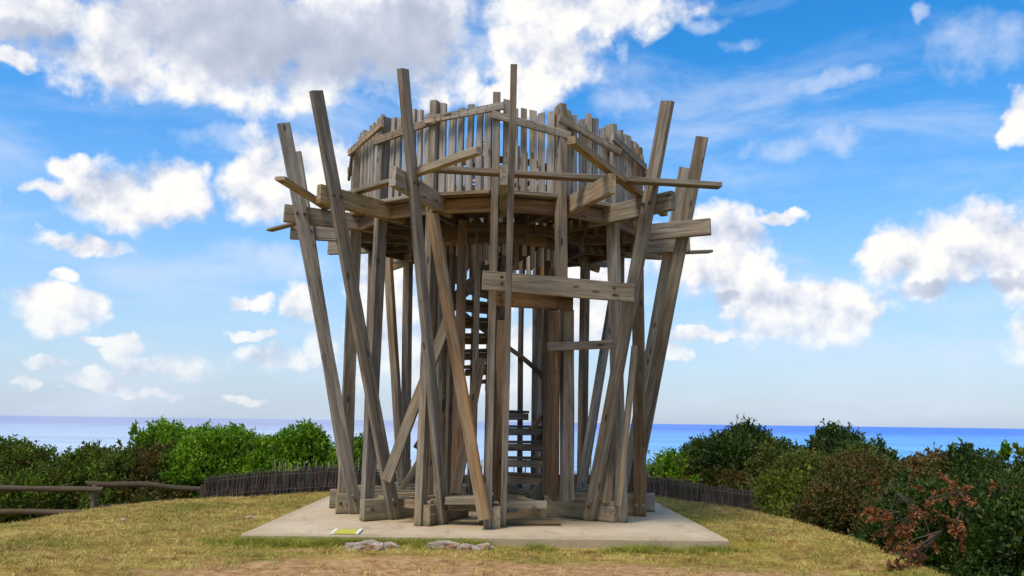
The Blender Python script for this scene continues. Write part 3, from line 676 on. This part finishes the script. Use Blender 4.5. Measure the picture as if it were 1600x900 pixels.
def bush(px, pytop, Y, hw, pal, label, dens=1.0, ry=1.1, leaf=.062, group=None, cover=.62, spikes=10):
    tp = at(px, pytop, Y); dist = Y-CAM.y; rx = hw/FPX*dist; zb = float(terrain(tp.x, tp.y)); H = tp.z-zb
    rz = H*cover; c = np.array([tp.x, tp.y, tp.z-rz])
    root = tag(empty('shrub', (tp.x, tp.y, zb)), label, 'shrub', group)
    so = R.randrange(999); nc = max(5, int(4+rx*2.2+ry)); cl_ = []
    for q in range(nc):
        a_ = R.uniform(-1, 1)*.72; b_ = R.uniform(-.75, .45); hz_ = R.uniform(-.35, .62)*math.sqrt(max(.05, 1-a_*a_))
        rr_c = R.uniform(.34, .55)
        cl_.append((a_, b_, hz_, rr_c))
    cl_.append((R.uniform(-.25, .25), 0, .55, .45))
    P = []; d = []
    for a_, b_, hz_, rc in cl_:
        ax_ = np.array([rx*rc+.10, ry*rc+.08, rz*rc+.06])
        nq = int(dens*1150*(ax_[0]*ax_[2]*1.3+ax_[1]*ax_[2]+ax_[0]*ax_[1])/(leaf/.062)**1.7)
        dq = NR.normal(size=(nq, 3)); dq[:, 2] = np.where(dq[:, 2] < -.8*np.abs(dq[:, 0]), -dq[:, 2], dq[:, 2]); dq /= np.linalg.norm(dq, axis=1, keepdims=True); dq = dq[dq[:, 1] < .6]
        lump = .70+.62*fbm(dq[:, 0]*3.1+so+a_*9, dq[:, 2]*3.1+dq[:, 1]*2.1+so, 3, so)
        P.append(c+np.array([a_*rx, b_*ry, hz_*rz])+dq*ax_*(lump*(.62+.38*NR.random(len(dq))**.6))[:, None]); d.append(dq)
    P = np.concatenate(P); d = np.concatenate(d)
    # skirt that carries the growth down to the ground
    low = P[:, 2] < c[2]; P[low, 2] = c[2]-(c[2]-P[low, 2])*(H-rz+.1)/rz
    P[:, 2] = np.maximum(P[:, 2], zb+.03)
    dd = d*.55+np.array([0, 0, .85])+NR.normal(size=d.shape)*.28; dd /= np.linalg.norm(dd, axis=1, keepdims=True)
    V1, F1 = shoots(P, dd, .20, 9, leaf, leaf*.50)
    # a few longer shoots break the outline
    k = spikes; th = NR.uniform(-1, 1, k); sp = np.stack([c[0]+th*rx*.8, c[1]+NR.uniform(-.5, .3, k)*ry, c[2]+rz*.80*np.sqrt(1-(th*.8)**2)], -1)
    sd_ = np.stack([NR.normal(0, .22, k), NR.normal(0, .2, k), np.ones(k)], -1); sd_ /= np.linalg.norm(sd_, axis=1, keepdims=True)
    V2, F2 = shoots(sp, sd_, .42, 16, leaf*1.05, leaf*.55)
    link('foliage', mesh_np('foliage', np.concatenate([V1, V2]), np.concatenate([F1, F2+len(V1)]), LM[pal]), root)
    root_loc = root.location.copy()
    for o in root.children: o.matrix_basis = Matrix.Translation(-root_loc)
    # stems
    segs = []
    for _ in range(14):
        b0 = Vector((tp.x+R.uniform(-.4, .4)*rx, tp.y+R.uniform(-.3, .3)*ry, zb-.05)); a1 = R.uniform(0, 6.28); q = R.uniform(.3, .85)
        e1 = Vector((c[0]+math.cos(a1)*rx*q*.8, c[1]+math.sin(a1)*ry*q*.8, c[2]+rz*R.uniform(.1, .75)*(1-q*q*.5)))
        m1 = b0.lerp(e1, .5)+Vector((0, 0, -.1)); segs += [(b0, m1, .028, .018), (m1, e1, .018, .006)]
    for _ in range(9):
        th_ = R.uniform(-.85, .85); b0 = Vector((c[0]+th_*rx, c[1]-R.uniform(0, .5)*ry, c[2]+rz*.6*math.sqrt(1-th_*th_))); m1 = b0+Vector((R.uniform(-.15, .15), R.uniform(-.1, .1), rz*.35)); e1 = m1+Vector((R.uniform(-.16, .16), 0, R.uniform(.1, .28)))
        segs += [(b0, m1, .008, .005), (m1, e1, .005, .002), (m1, m1+Vector((R.uniform(-.15, .15), 0, R.uniform(.05, .15))), .004, .002)]
    for i in range(k):
        a0 = Vector(sp[i]); segs.append((a0-Vector((0, 0, .2)), a0+Vector(sd_[i])*.42, .006, .003))
    V3, F3 = tubes(segs); o = link('stems', mesh_np('stems', V3, F3, BARK), root); o['kind'] = 'stuff'; o.matrix_basis = Matrix.Translation(-root_loc)
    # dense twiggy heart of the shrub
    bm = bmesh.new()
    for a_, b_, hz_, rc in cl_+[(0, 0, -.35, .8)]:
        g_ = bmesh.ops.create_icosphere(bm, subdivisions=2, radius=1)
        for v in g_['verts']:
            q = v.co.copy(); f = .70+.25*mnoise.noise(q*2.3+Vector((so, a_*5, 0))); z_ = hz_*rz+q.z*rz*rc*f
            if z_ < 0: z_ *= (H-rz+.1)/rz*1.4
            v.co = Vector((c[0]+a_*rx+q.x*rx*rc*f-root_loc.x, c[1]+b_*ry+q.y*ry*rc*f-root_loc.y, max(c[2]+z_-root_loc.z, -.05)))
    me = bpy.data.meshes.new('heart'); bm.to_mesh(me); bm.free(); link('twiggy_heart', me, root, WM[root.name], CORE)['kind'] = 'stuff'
    return root
BUSHES = [
 (-70, 708, 6.0, 110, 'olive', 'olive shrub with brownish leaves at the far left end of the hedge'),
 (40, 708, 6.1, 100, 'mid', 'mixed green and rust shrub above the left wooden rails, second from the left'),
 (150, 713, 6.3, 95, 'mid', 'mixed green shrub behind the post of the wooden rail fence'),
 (232, 704, 6.6, 62, 'mid', 'dark shrub between the rail fence and the bright green hedge'),
 (270, 712, 6.2, 80, 'rust', 'low dark shrub right behind the upper log rail, left of the brush fence'),
 (300, 682, 7.2, 78, 'bright', 'bright green shrub, tallest of the left hedge, left of the sailing boat'),
 (375, 688, 7.0, 74, 'bright', 'bright green rounded shrub in front of the sailing boat above the brush fence'),
 (432, 700, 6.8, 60, 'bright', 'small bright green shrub in the dip of the left hedge'),
 (474, 686, 7.4, 62, 'bright', 'bright green shrub just left of the tower legs'),
 (545, 700, 7.8, 42, 'bright', 'bright green shrub seen between the leftmost tower legs'),
 (1045, 722, 5.9, 50, 'bright', 'small fresh green shrub just right of the tower behind the brush fence'),
 (1112, 703, 6.4, 92, 'dark', 'dark green shrub rising to the right of the tower'),
 (1175, 685, 6.6, 72, 'dark', 'dark green shrub with a tall ragged top against the sea'),
 (1090, 734, 5.8, 80, 'rust', 'low rusty green shrub leaning over the brush fence'),
 (1195, 712, 5.2, 90, 'olive', 'broad olive shrub in the middle of the right thicket'),
 (1305, 684, 5.4, 66, 'dark', 'dense dark shrub with a flat green top in front of the sea'),
 (1368, 716, 3.8, 62, 'dark', 'dark shrub sloping down beside the flat topped one'),
 (1270, 728, 3.0, 80, 'olive', 'olive and brown shrub below the flat topped dark shrub'),
 (1228, 762, 2.6, 46, 'yellow', 'yellow green shrub at the right end of the brush fence'),
 (1345, 738, 1.4, 95, 'rust', 'brown tinged shrub on the edge of the lawn'),
 (1455, 742, -.2, 90, 'rust', 'rusty shrub in the middle of the right front thicket'),
 (1425, 790, -1.9, 80, 'dark', 'low dark shrub filling the foot of the right front thicket'),
 (1530, 732, -.6, 84, 'dark', 'dark shrub with glossy leaves near the right edge'),
 (1625, 730, -1.0, 80, 'dark', 'dark shrub cut by the right edge of the view'),
 (1560, 790, -3.0, 110, 'dark', 'large dark shrub in the lower right corner beside the lawn'),
 (1700, 740, -2.0, 100, 'olive', 'olive shrub beyond the right edge of the view'),
]
for i, (px, py, Y, hw, pal, lab) in enumerate(BUSHES):
    near = Y < 2
    bush(px, py, Y, hw, pal, lab, dens=1.0 if not near else 1.25, leaf=.075 if not near else .058, ry=1.15 if not near else 1.0, spikes=26 if px > 1000 else 14)
# single tall sprigs and russet branches standing out of the thickets
def sprig(px0, py0, px1, py1, Y, pal, label, n=3, leaf=.07, spread=.12, per=14, cat='sprig'):
    A, B = at(px0, py0, Y), at(px1, py1, Y); root = tag(empty('leafy_branch', A), label, cat, None)
    segs = []; rts = []; ds = []
    for k in range(n):
        e = B+Vector((R.uniform(-1, 1)*spread*1.6, R.uniform(-1, 1)*spread, R.uniform(-1, .3)*spread*1.2)) if k else B
        m1 = A.lerp(e, .5)+Vector((R.uniform(-1, 1)*.05, 0, .02)); segs += [(A, m1, .008, .005), (m1, e, .005, .003)]
        for q in np.linspace(.45, 1, 4):
            rts.append(m1.lerp(e, q)-(e-m1).normalized()*.06); ds.append((e-m1).normalized())
    V1, F1 = shoots(np.array([tuple(v) for v in rts]), np.array([tuple(v) for v in ds]), .10, per//2, leaf, leaf*.62)
    for nm, (V_, F_), m_ in (('leaves', (V1, F1), LM[pal]), ('stem', tubes(segs), BARK)):
        link(nm, mesh_np(nm, V_, F_, m_), root).matrix_basis = Matrix.Translation(-A)
sprig(200, 712, 211, 665, 6.0, 'bright', 'tall bright green sprig standing above the left hedge', 3, .09, .07, 16)
sprig(188, 715, 186, 690, 6.0, 'mid', 'short sprig beside the tall one above the left hedge', 1, .08)
sprig(1442, 760, 1432, 712, -.4, 'red', 'russet branch rising over the sea, left of two', 3, .05, .12)
sprig(1470, 760, 1460, 702, -.4, 'red', 'russet branch rising over the sea, right of two', 3, .05, .12)
sprig(1420, 760, 1418, 735, -.5, 'red', 'short russet twig with red leaves at the thicket top', 2, .05, .1)
sprig(1500, 745, 1506, 698, -.6, 'dark', 'upright sprig of round dark leaves in the right thicket', 4, .085, .10)
sprig(1490, 745, 1493, 704, -.6, 'bright', 'thin sprig with one light leaf cluster at its tip', 1, .07, .04, 8)
sprig(1572, 745, 1574, 700, -.6, 'bright', 'light green sprig near the right edge of the view', 3, .09, .07)
sprig(1540, 745, 1548, 718, -.6, 'dark', 'short dark sprig between two taller ones on the right', 2, .08, .08)
sprig(1598, 745, 1606, 704, -.6, 'yellow', 'yellow green sprig at the very right edge', 3, .085, .09)
sprig(1395, 770, 1408, 742, -.7, 'dark', 'dark sprig left of the russet branches', 3, .07, .1)
for (x_, y_, x2, y2, w_) in ((1440, 800, 1418, 838, .055), (1470, 830, 1425, 862, .06), (1400, 770, 1436, 800, .05), (1555, 760, 1590, 765, .05), (1500, 800, 1488, 826, .05), (1450, 780, 1470, 768, .05), (1405, 800, 1380, 810, .05), (1500, 770, 1490, 757, .05)):
    sprig(x_, y_, x2, y2, -4.0 if y_ > 815 else (-3.5 if x_ > 1460 else -3.1), 'red', {1440: 'russet branch hanging at the middle of the right thicket', 1470: 'russet branch hanging lowest, close to the lawn', 1400: 'russet branch on the left flank of the right thicket', 1555: 'orange brown frond at the right edge of the view', 1500: 'small russet twig among dark leaves'}.get(x_ if (x_, y_) != (1500, 770) else 0, 'small russet twig high in the right thicket' if x_ == 1450 else ('russet twig on the lower left of the thicket' if x_ == 1405 else 'russet twig beside the upright dark sprig')), 6, w_-.003, .21, 20)

# ------------------------------------------------------------------ brush fence of bundled twigs
m_b, t, b = mat('brushwood'); g = t.add('ShaderNodeNewGeometry'); o_ = g.outputs['Position']
c = t.ramp(t.m('ADD', t.m('MULTIPLY', g.outputs['Random Per Island'], .6), t.m('MULTIPLY', t.noise(o_, 3, 3, .6), .5)), [(.15, (.03, .019, .016)), (.5, (.095, .062, .052)), (.8, (.18, .125, .10)), (.95, (.28, .21, .16))])
t.l.new(c, b.inputs['Base Color']); b.inputs['Roughness'].default_value = .9
WIRE = simple('fence_wire', (.10, .09, .08), .5, .6)
bf = tag(empty('brush_fence', (0, 4.2, 0)), 'dark brown brushwood fence curving behind the tower on top of the lawn', 'fence')
FP = [(322, 745, 4.3), (350, 741, 4.4), (420, 734, 4.5), (520, 728, 4.6), (620, 735, 4.6), (720, 738, 4.7), (820, 738, 4.7), (915, 737, 4.6), (1010, 741, 4.4), (1060, 748, 4.25), (1110, 756, 4.0), (1160, 763, 3.7), (1215, 770, 3.3), (1250, 780, 2.9)]
for i in range(len(FP)-1):
    A, B = at(*FP[i]), at(*FP[i+1]); nS = max(1, round((B-A).length/1.0))
    for s_ in range(nS):
        P, Q = A.lerp(B, s_/nS), A.lerp(B, (s_+1)/nS); e = Vector((Q.x-P.x, Q.y-P.y, 0)); Lf = e.length; e.normalize(); nn = Vector((-e.y, e.x, 0))
        segs = []
        for tier in (0, 1, 2):
            for k in range(int(Lf*130)):
                u_ = R.random()*1.04; p_ = P.lerp(Q, u_); zt = p_.z - tier*.27 + R.uniform(-.03, .012) + .02*math.sin(u_*9+i)
                off = R.uniform(-.05, .03)-.022*tier
                b0 = Vector((p_.x, p_.y, 0))+nn*off*(-1 if False else 1); b0.z = zt-.36 if tier < 2 else -1.3
                t0 = Vector((p_.x, p_.y, 0))+nn*off+e*R.uniform(-.05, .05); t0.z = zt
                segs.append((b0, t0, R.uniform(.005, .010), .003))
        V_, F_ = tubes(segs); V_ = np.array(V_)
        o = link('brush_panel', mesh_np('brush_panel', V_, F_, m_b), bf); o.matrix_basis = Matrix.Translation(-bf.location)
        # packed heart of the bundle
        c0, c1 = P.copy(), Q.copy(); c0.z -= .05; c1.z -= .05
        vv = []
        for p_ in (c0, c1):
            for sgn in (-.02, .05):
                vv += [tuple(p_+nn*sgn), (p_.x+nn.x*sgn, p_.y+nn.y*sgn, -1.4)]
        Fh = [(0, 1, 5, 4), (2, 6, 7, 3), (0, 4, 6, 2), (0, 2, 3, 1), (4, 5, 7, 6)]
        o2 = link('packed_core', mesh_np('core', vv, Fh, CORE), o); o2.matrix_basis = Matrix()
for off_ in (.10, .38, .64):
    segs = [(at(*FP[i])-Vector((0, .085, off_)), at(*FP[i+1])-Vector((0, .085, off_)), .004, .004) for i in range(len(FP)-1)]
    V_, F_ = tubes(segs); link('wire', mesh_np('wire', V_, F_, WIRE), bf).matrix_basis = Matrix.Translation(-bf.location)

# chestnut paling behind it
pf = tag(empty('paling_fence', (0, 5.3, -1)), 'thin chestnut paling fence standing behind the brush fence against the sea', 'fence')
me_p = [board_mesh(1.3, .020+.005*k, .016, seg=3, jit=.006, ch=.004) for k in range(3)]
for m_ in me_p: m_.materials.append(W_GREY)
x_ = 430
while x_ < 935:
    tp = at(x_, (722 if x_ < 530 else 717)+R.uniform(-5, 4), 5.3); bt = tp-Vector((R.uniform(-.05, .05), 0, 1.3))
    link('pale', R.choice(me_p), pf, frame(bt, tp, Vector((1, 0, 0)))); x_ += R.uniform(7, 12)
for z_ in (.12, .55):
    P, Q = at(428, 720, 5.28), at(937, 720, 5.28); P.z -= z_; Q.z -= z_
    V_, F_ = tubes([(P, Q, .004, .004)]); link('wire', mesh_np('wire', V_, F_, WIRE), pf).matrix_basis = Matrix.Translation(-pf.location)

# pink and white board behind the palings
m_k, t, b = mat('printed_board'); o_ = t.add('ShaderNodeTexCoord').outputs['Object']; x, y, z = t.xyz(o_)
n_ = t.noise(o_, 9, 3, .6)
c = t.mix(t.mr(z, .25, .30), t.mix(t.mr(t.m('FRACT', t.m('MULTIPLY', z, 14)), .55, .65), (.78, .66, .60), (.62, .40, .33)), t.mix(t.mr(n_, .47, .53), (.80, .72, .70), (.72, .10, .36)))
c = t.mix(t.mr(t.m('FRACT', t.m('MULTIPLY', x, 9)), .80, .86), c, (.70, .55, .50)); c = t.mix(t.mr(t.noise(o_, 17, 2, .5), .60, .64), c, (.45, .05, .08))
t.l.new(c, b.inputs['Base Color'])
tl, br_ = at(683, 694, 6.0), at(713, 740, 6.0)
ib = tag(empty('information_board', ((tl.x+br_.x)/2, 6.0, br_.z)), 'pink and white printed board with a dark top edge behind the palings', 'sign board')
W_ = br_.x-tl.x; H_ = tl.z-br_.z
def boxm(w, d, h, ch=.004):
    bm = bmesh.new(); bmesh.ops.create_cube(bm, size=1)
    bmesh.ops.scale(bm, vec=(w, d, h), verts=bm.verts); bmesh.ops.bevel(bm, geom=bm.edges[:], offset=ch, segments=1, affect='EDGES')
    me = bpy.data.meshes.new('box'); bm.to_mesh(me); bm.free(); return me
IM = WM[ib.name]
link('panel', boxm(W_, .02, H_), ib, IM @ Matrix.Translation((0, 0, H_/2)), m_k)
BLK = simple('black_frame', (.02, .02, .022), .5)
link('top_edge', boxm(W_+.03, .04, .03), ib, IM @ Matrix.Translation((0, -.002, H_+.016)), BLK)
for sx in (-1, 1): link('post', boxm(.04, .04, 1.6), ib, IM @ Matrix.Translation((sx*(W_/2+.022), 0, H_-.8)), BLK)

# ------------------------------------------------------------------ log rail fence on the left
def log(name, P, Q, r1, r2, parent, m=W_LOG, seg=10):
    V = []; F = []; d = (Q-P).normalized(); x = d.orthogonal().normalized(); y = d.cross(x); n = 10; L = (Q-P).length; so = R.random()*50
    for i in range(seg+1):
        q = i/seg; c_ = P.lerp(Q, q)+x*mnoise.noise(Vector((so, q*3, 0)))*.035+y*mnoise.noise(Vector((so, q*3, 7)))*.035
        r_ = r1+(r2-r1)*q+mnoise.noise(Vector((so, q*7, 3)))*.008
        for k in range(n):
            a_ = 2*math.pi*k/n; V.append(c_+(x*math.cos(a_)+y*math.sin(a_))*r_*(1+.06*mnoise.noise(Vector((so+k, q*6, 1)))))
    for i in range(seg):
        for k in range(n): F.append((i*n+k, i*n+(k+1) % n, (i+1)*n+(k+1) % n, (i+1)*n+k))
    M = frame(P, Q, Vector((0, 0, 1)) if abs(d.z) < .9 else Vector((1, 0, 0))); Mi = M.inverted(); me = bpy.data.meshes.new(name)
    me.from_pydata([tuple(Mi @ v) for v in V], [], F+[tuple(range(n-1, -1, -1)), tuple(seg*n+k for k in range(n))])
    return link(name, me, parent, M, m)
lf = tag(empty('log_rail_fence', (at(150, 800, 4.6).x, 4.6, -1.2)), 'fence of dark round log rails on short posts beyond the lawn at left', 'fence')
log('rail', at(-130, 760, 4.55), at(161, 765, 4.5), .058, .052, lf); log('rail', at(139, 756, 4.7), at(327, 763, 4.6), .058, .046, lf)
log('rail', at(-130, 801, 4.55), at(160, 799, 4.5), .058, .052, lf); log('rail', at(141, 792, 4.7), at(335, 790, 4.6), .058, .05, lf)
for x_, y_ in ((150, 755), (318, 755), (-110, 755)):
    p_ = at(x_, y_, 4.62); log('post', Vector((p_.x, p_.y, -1.9)), p_+Vector((0, 0, -.03)), .065, .06, lf, W_PALE if x_ == 150 else W_LOG, 6)

# ------------------------------------------------------------------ stones, plate, scraps
m_r, t, b = mat('limestone'); o_ = t.add('ShaderNodeTexCoord').outputs['Object']; g = t.add('ShaderNodeNewGeometry')
n1 = t.noise(o_, 9, 6, .7); c = t.ramp(n1, [(.3, (.15, .095, .06)), (.5, (.40, .31, .23)), (.7, (.62, .53, .43))])
t.l.new(t.mix(t.mr(t.noise(o_, 4, 3, .6), .52, .62), c, (.28, .15, .07)), b.inputs['Base Color']); b.inputs['Roughness'].default_value = .9
bp = t.add('ShaderNodeBump'); bp.inputs['Distance'].default_value = .02; t.l.new(t.noise(o_, 25, 6, .7), bp.inputs['Height']); t.l.new(bp.outputs[0], b.inputs['Normal'])
def rock(px, py, sx, sy, sz, label, so, name='rock'):
    p_ = ground(px, py, -.10 if py > 840 else -.05); bm = bmesh.new(); bmesh.ops.create_icosphere(bm, subdivisions=4, radius=1)
    for v in bm.verts:
        q = v.co.copy(); f = 1+.30*mnoise.noise(q*1.4+Vector((so, 0, 0)))+.16*mnoise.noise(q*3.1+Vector((0, so, 0)))+.07*mnoise.noise(q*8+Vector((0, 0, so)))
        v.co = Vector((q.x*f*sx, q.y*f*sy, q.z*f*sz))
    me = bpy.data.meshes.new('rock'); bm.to_mesh(me); bm.free()
    zg = float(terrain(p_.x, p_.y)); o = link(name, me, None, None, m_r); o.location = (p_.x, p_.y, zg+sz*.12); o.rotation_euler.z = R.uniform(-.2, .2)
    return tag(o, label, 'rock')
rock(571, 862, .23, .11, .080, 'large pale rock half buried under the slab front, left of the middle', 3)
rock(608, 859, .09, .06, .045, 'small knobbly rock touching the right end of the large pale rock', 8)
rock(694, 860, .18, .09, .070, 'pale rock in green grass below the front leaning post', 14)
rock(731, 862, .13, .08, .055, 'brownish rock between two others below the front post', 21)
rock(757, 859, .09, .08, .055, 'small dark rock at the right end of the rock row', 33)
rock(437, 848, .13, .06, .028, 'flat pale stone in the grass near the left slab corner', 5)
rock(193, 815, .05, .04, .03, 'small dark stone lying alone on the left lawn', 6)
rock(390, 812, .09, .06, .025, 'low grey stone on the grass left of the slab', 9)
m_y = simple('yellow_paint', (.52, .50, .05), .6, 0, .12, 12); m_w = simple('white_paint', (.80, .76, .66), .6, 0, .08, 12)
A, B, C_, D_ = ground(516, 833.5, .012), ground(560, 834, .012), ground(567, 827, .012), ground(524, 827, .012)
ctr = (A+B+C_+D_)/4; yp = tag(empty('marking_plate', (ctr.x, ctr.y, .004)), 'flat yellow plate with white end strips lying at the slab front edge', 'plate')
def quadplate(name, p, m, z0, z1):
    vv = [(q.x-ctr.x, q.y-ctr.y, z0-.004) for q in p]+[(q.x-ctr.x, q.y-ctr.y, z1-.004) for q in p]
    me = bpy.data.meshes.new(name); me.from_pydata(vv, [], [(3, 2, 1, 0), (4, 5, 6, 7), (0, 1, 5, 4), (1, 2, 6, 5), (2, 3, 7, 6), (3, 0, 4, 7)]); link(name, me, yp, WM[yp.name], m)
l1, l2 = A.lerp(B, .13), D_.lerp(C_, .13); r1, r2 = A.lerp(B, .88), D_.lerp(C_, .88)
quadplate('yellow_panel', (l1, r1, r2, l2), m_y, .005, .016)
quadplate('white_strip', (A, l1-Vector((.003, 0, 0)), l2-Vector((.003, 0, 0)), D_), m_w, .005, .020); quadplate('white_strip', (r1+Vector((.003, 0, 0)), B, C_, r2+Vector((.003, 0, 0))), m_w, .005, .020)
for (px, py, lab, s_) in ((511, 862, 'crumpled white paper scrap in grass left of the large rock', .020), (716, 871, 'tiny white scrap on grass below the pale rocks', .016), (1209, 836, 'small pale twig end lying on the right lawn', .03)):
    p_ = ground(px, py, -.18 if px < 1100 else -.06); bm = bmesh.new(); bmesh.ops.create_icosphere(bm, subdivisions=2, radius=s_)
    for v in bm.verts: v.co = v.co*(1+.5*mnoise.noise(v.co*60)); v.co.z *= .4
    me = bpy.data.meshes.new('scrap'); bm.to_mesh(me); bm.free(); o = link('paper_scrap' if px < 1100 else 'twig_end', me, None, None, m_w if px < 1100 else W_PALE); o.location = (p_.x, p_.y, float(terrain(p_.x, p_.y))+.03)
    if px > 1100: o.scale = (.5, 2.2, .5); o.rotation_euler.z = .9
    tag(o, lab, 'litter' if px < 1100 else 'twig')

# ------------------------------------------------------------------ sailing boat
bpos = ground(345, 685, -30); bpos.z = -30
sb = tag(empty('sailing_boat', bpos), 'tiny white sailing boat far out on the sea behind the left hedge', 'boat'); BMx = Matrix.Translation(bpos)
m_sail = simple('sail_cloth', (.86, .86, .84), .7, 0, .03, 1); m_h = simple('white_hull', (.75, .76, .78), .3, 0, .05, 1)
st = [(-5, .2, 1.2), (-3, 1.3, 1.1), (0, 1.7, 1.05), (3, 1.1, 1.2), (5.5, .05, 1.5)]; V_ = []; F_ = []
for x_, w_, h_ in st: V_ += [(x_, -w_, h_), (x_, -w_*.7, -.1), (x_, 0, -.5), (x_, w_*.7, -.1), (x_, w_, h_)]
for i in range(4):
    for k in range(4): F_.append((i*5+k, (i+1)*5+k, (i+1)*5+k+1, i*5+k+1))
    F_.append((i*5+4, (i+1)*5+4, (i+1)*5, i*5))
me = bpy.data.meshes.new('hull'); me.from_pydata(V_, [], F_); link('hull', me, sb, BMx, m_h)
V_, F_ = tubes([(Vector((.5, 0, 1)), Vector((.5, 0, 14)), .12, .07)]); link('mast', mesh_np('mast', V_, F_, m_h), sb, BMx)
def sail(name, p):
    vv = []; Fs = []; n = 6
    for i in range(n+1):
        for j in range(n+1-i):
            a_, b_ = i/n, j/n; q = [p[0][k]*(1-a_-b_)+p[1][k]*a_+p[2][k]*b_ for k in range(3)]; q[1] += .7*a_*(1-a_)*4*(1-b_)*.5+.6*b_*(1-a_-b_)*2; vv.append(q)
    ix = lambda i, j: i*(n+1)-i*(i-1)//2+j
    for i in range(n):
        for j in range(n-i):
            Fs.append((ix(i, j), ix(i+1, j), ix(i, j+1)))
            if j < n-i-1: Fs.append((ix(i+1, j), ix(i+1, j+1), ix(i, j+1)))
    me = bpy.data.meshes.new(name); me.from_pydata(vv, [], Fs); link(name, me, sb, BMx, m_sail)
sail('mainsail', [(.3, 0, 2), (-4.4, .3, 2.1), (.4, 0, 13.6)]); sail('jib', [(5.2, 0, 1.7), (1.0, .3, 1.9), (.6, 0, 12)])

# ------------------------------------------------------------------ grass
m_gr, t, b = mat('grass_blades'); g = t.add('ShaderNodeNewGeometry'); pos = g.outputs['Position']
c, n1, n2, n3 = ground_color(t, pos)
hs = t.n.new('ShaderNodeHueSaturation'); t.l.new(c, hs.inputs['Color']); t.l.new(t.mr(g.outputs['Random Per Island'], 0, 1, .75, 1.55, False), hs.inputs['Value'])
t.l.new(hs.outputs[0], b.inputs['Base Color']); b.inputs['Roughness'].default_value = .7; b.inputs['Specular IOR Level'].default_value = .2
def blades(x, y, h, w, lean):
    n = len(x); z = terrain(x, y)-.004; a = NR.uniform(0, 2*math.pi, n); la = NR.uniform(0, 2*math.pi, n)
    P = np.stack([x, y, z], -1); side = np.stack([np.cos(a), np.sin(a), 0*a], -1)*w[:, None]; le = np.stack([np.cos(la), np.sin(la), 0*la], -1)*(lean*h)[:, None]
    up_ = np.array([0, 0, 1.0])*h[:, None]; m_ = P+up_*.6+le*.35; tp = P+up_+le
    V = np.stack([P-side, P+side, m_-side*.7, m_+side*.7, tp], 1).reshape(-1, 3); i = np.arange(n)[:, None]*5
    return V, np.concatenate([i+[0, 1, 3], i+[0, 3, 2], i+[2, 3, 4]], 1).reshape(-1, 3)
N = 330000; x = NR.uniform(-8.2, 5.8, N); y = NR.uniform(-5.2, 4.3, N)**1.0
dist = y+12.5; keep = (np.abs(x) < .66*dist) & ((np.abs(x) > 2.70) | (np.abs(y) > 2.74)) & (outdist(x, y) < 2.6)
e = (np.abs((x-.25)/3.2))**2+(np.abs((y+4.45)/.85))**2+fbm(x*3, y*3, 3, 5)*1.6-.8
keep &= (e > .9) | (NR.random(N) < .10); keep &= fbm(x*2.1, y*2.1, 4, 21)+NR.normal(0, .05, N) > .33
x, y = x[keep], y[keep]; cl = fbm(x*5, y*5, 3, 31)
tq = 2600; ux = NR.uniform(-8, 5.5, tq); uy = NR.uniform(-5.2, 4, tq); kq = ((np.abs(ux) > 2.8) | (np.abs(uy) > 2.85)) & (outdist(ux, uy) < 2.4) & (fbm(ux*1.7, uy*1.7, 4, 55) > .46); ux, uy = ux[kq], uy[kq]
ax_ = np.repeat(ux, 18)+NR.normal(0, .03, len(ux)*18); ay_ = np.repeat(uy, 18)+NR.normal(0, .025, len(ux)*18)
V0, F0 = blades(ax_, ay_, NR.uniform(.02, .06, len(ax_)), NR.uniform(.002, .0035, len(ax_)), NR.uniform(.5, 2.2, len(ax_)))
V1, F1 = blades(x, y, (.012+.035*cl**2)*NR.uniform(.6, 1.5, len(x)), NR.uniform(.0018, .0036, len(x)), NR.uniform(.3, 2.0, len(x)))
tag(link('lawn_grass', mesh_np('lawn_grass', np.concatenate([V1, V0]), np.concatenate([F1, F0+len(V1)]), m_gr)), 'short dry yellow green grass covering the mound', 'grass', None, 'stuff')
# longer tufts creeping up the slab edge
m_tf = leaf_mat('green_grass', [(.48, .35, .11), (.17, .20, .022), (.34, .34, .05), (.60, .52, .15)], .6)
NT_ = 1300; tx = NR.uniform(-3.1, 2.9, NT_); ty = -2.74-np.abs(NR.normal(0, .15, NT_))
kp = ((tx < .05) | ((tx > .45) & (NR.random(NT_) < .6))) & (fbm(tx*2.3, ty*2+3, 3, 77) > .43+np.where(tx > .4, .04, 0)); kp &= ~((np.abs(tx+1.53) < .2) & (ty > -3.1) & (ty < -2.95))
kp &= NR.random(NT_) < np.clip((tx+3.15)/.9, 0, 1)*np.clip((2.95-tx)/.6, 0, 1)
kp &= (ty > -3.2+.1*np.sin(tx*5)); tx, ty = tx[kp], ty[kp]
per = 22; bx = np.repeat(tx, per)+NR.normal(0, .035, len(tx)*per); by = np.minimum(np.repeat(ty, per)+NR.normal(0, .03, len(tx)*per), -2.715)
V2, F2 = blades(bx, by, NR.uniform(.02, .085, len(bx)), NR.uniform(.002, .004, len(bx)), NR.uniform(.6, 2.4, len(bx)))
tag(link('edge_grass', mesh_np('edge_grass', V2, F2, m_tf)), 'longer green grass tufts growing against the front edge of the slab', 'grass', None, 'stuff')
print('objects', len(bpy.data.objects), 'tris', sum(len(o.data.loop_triangles) or len(o.data.polygons) for o in bpy.data.objects if o.type == 'MESH'))
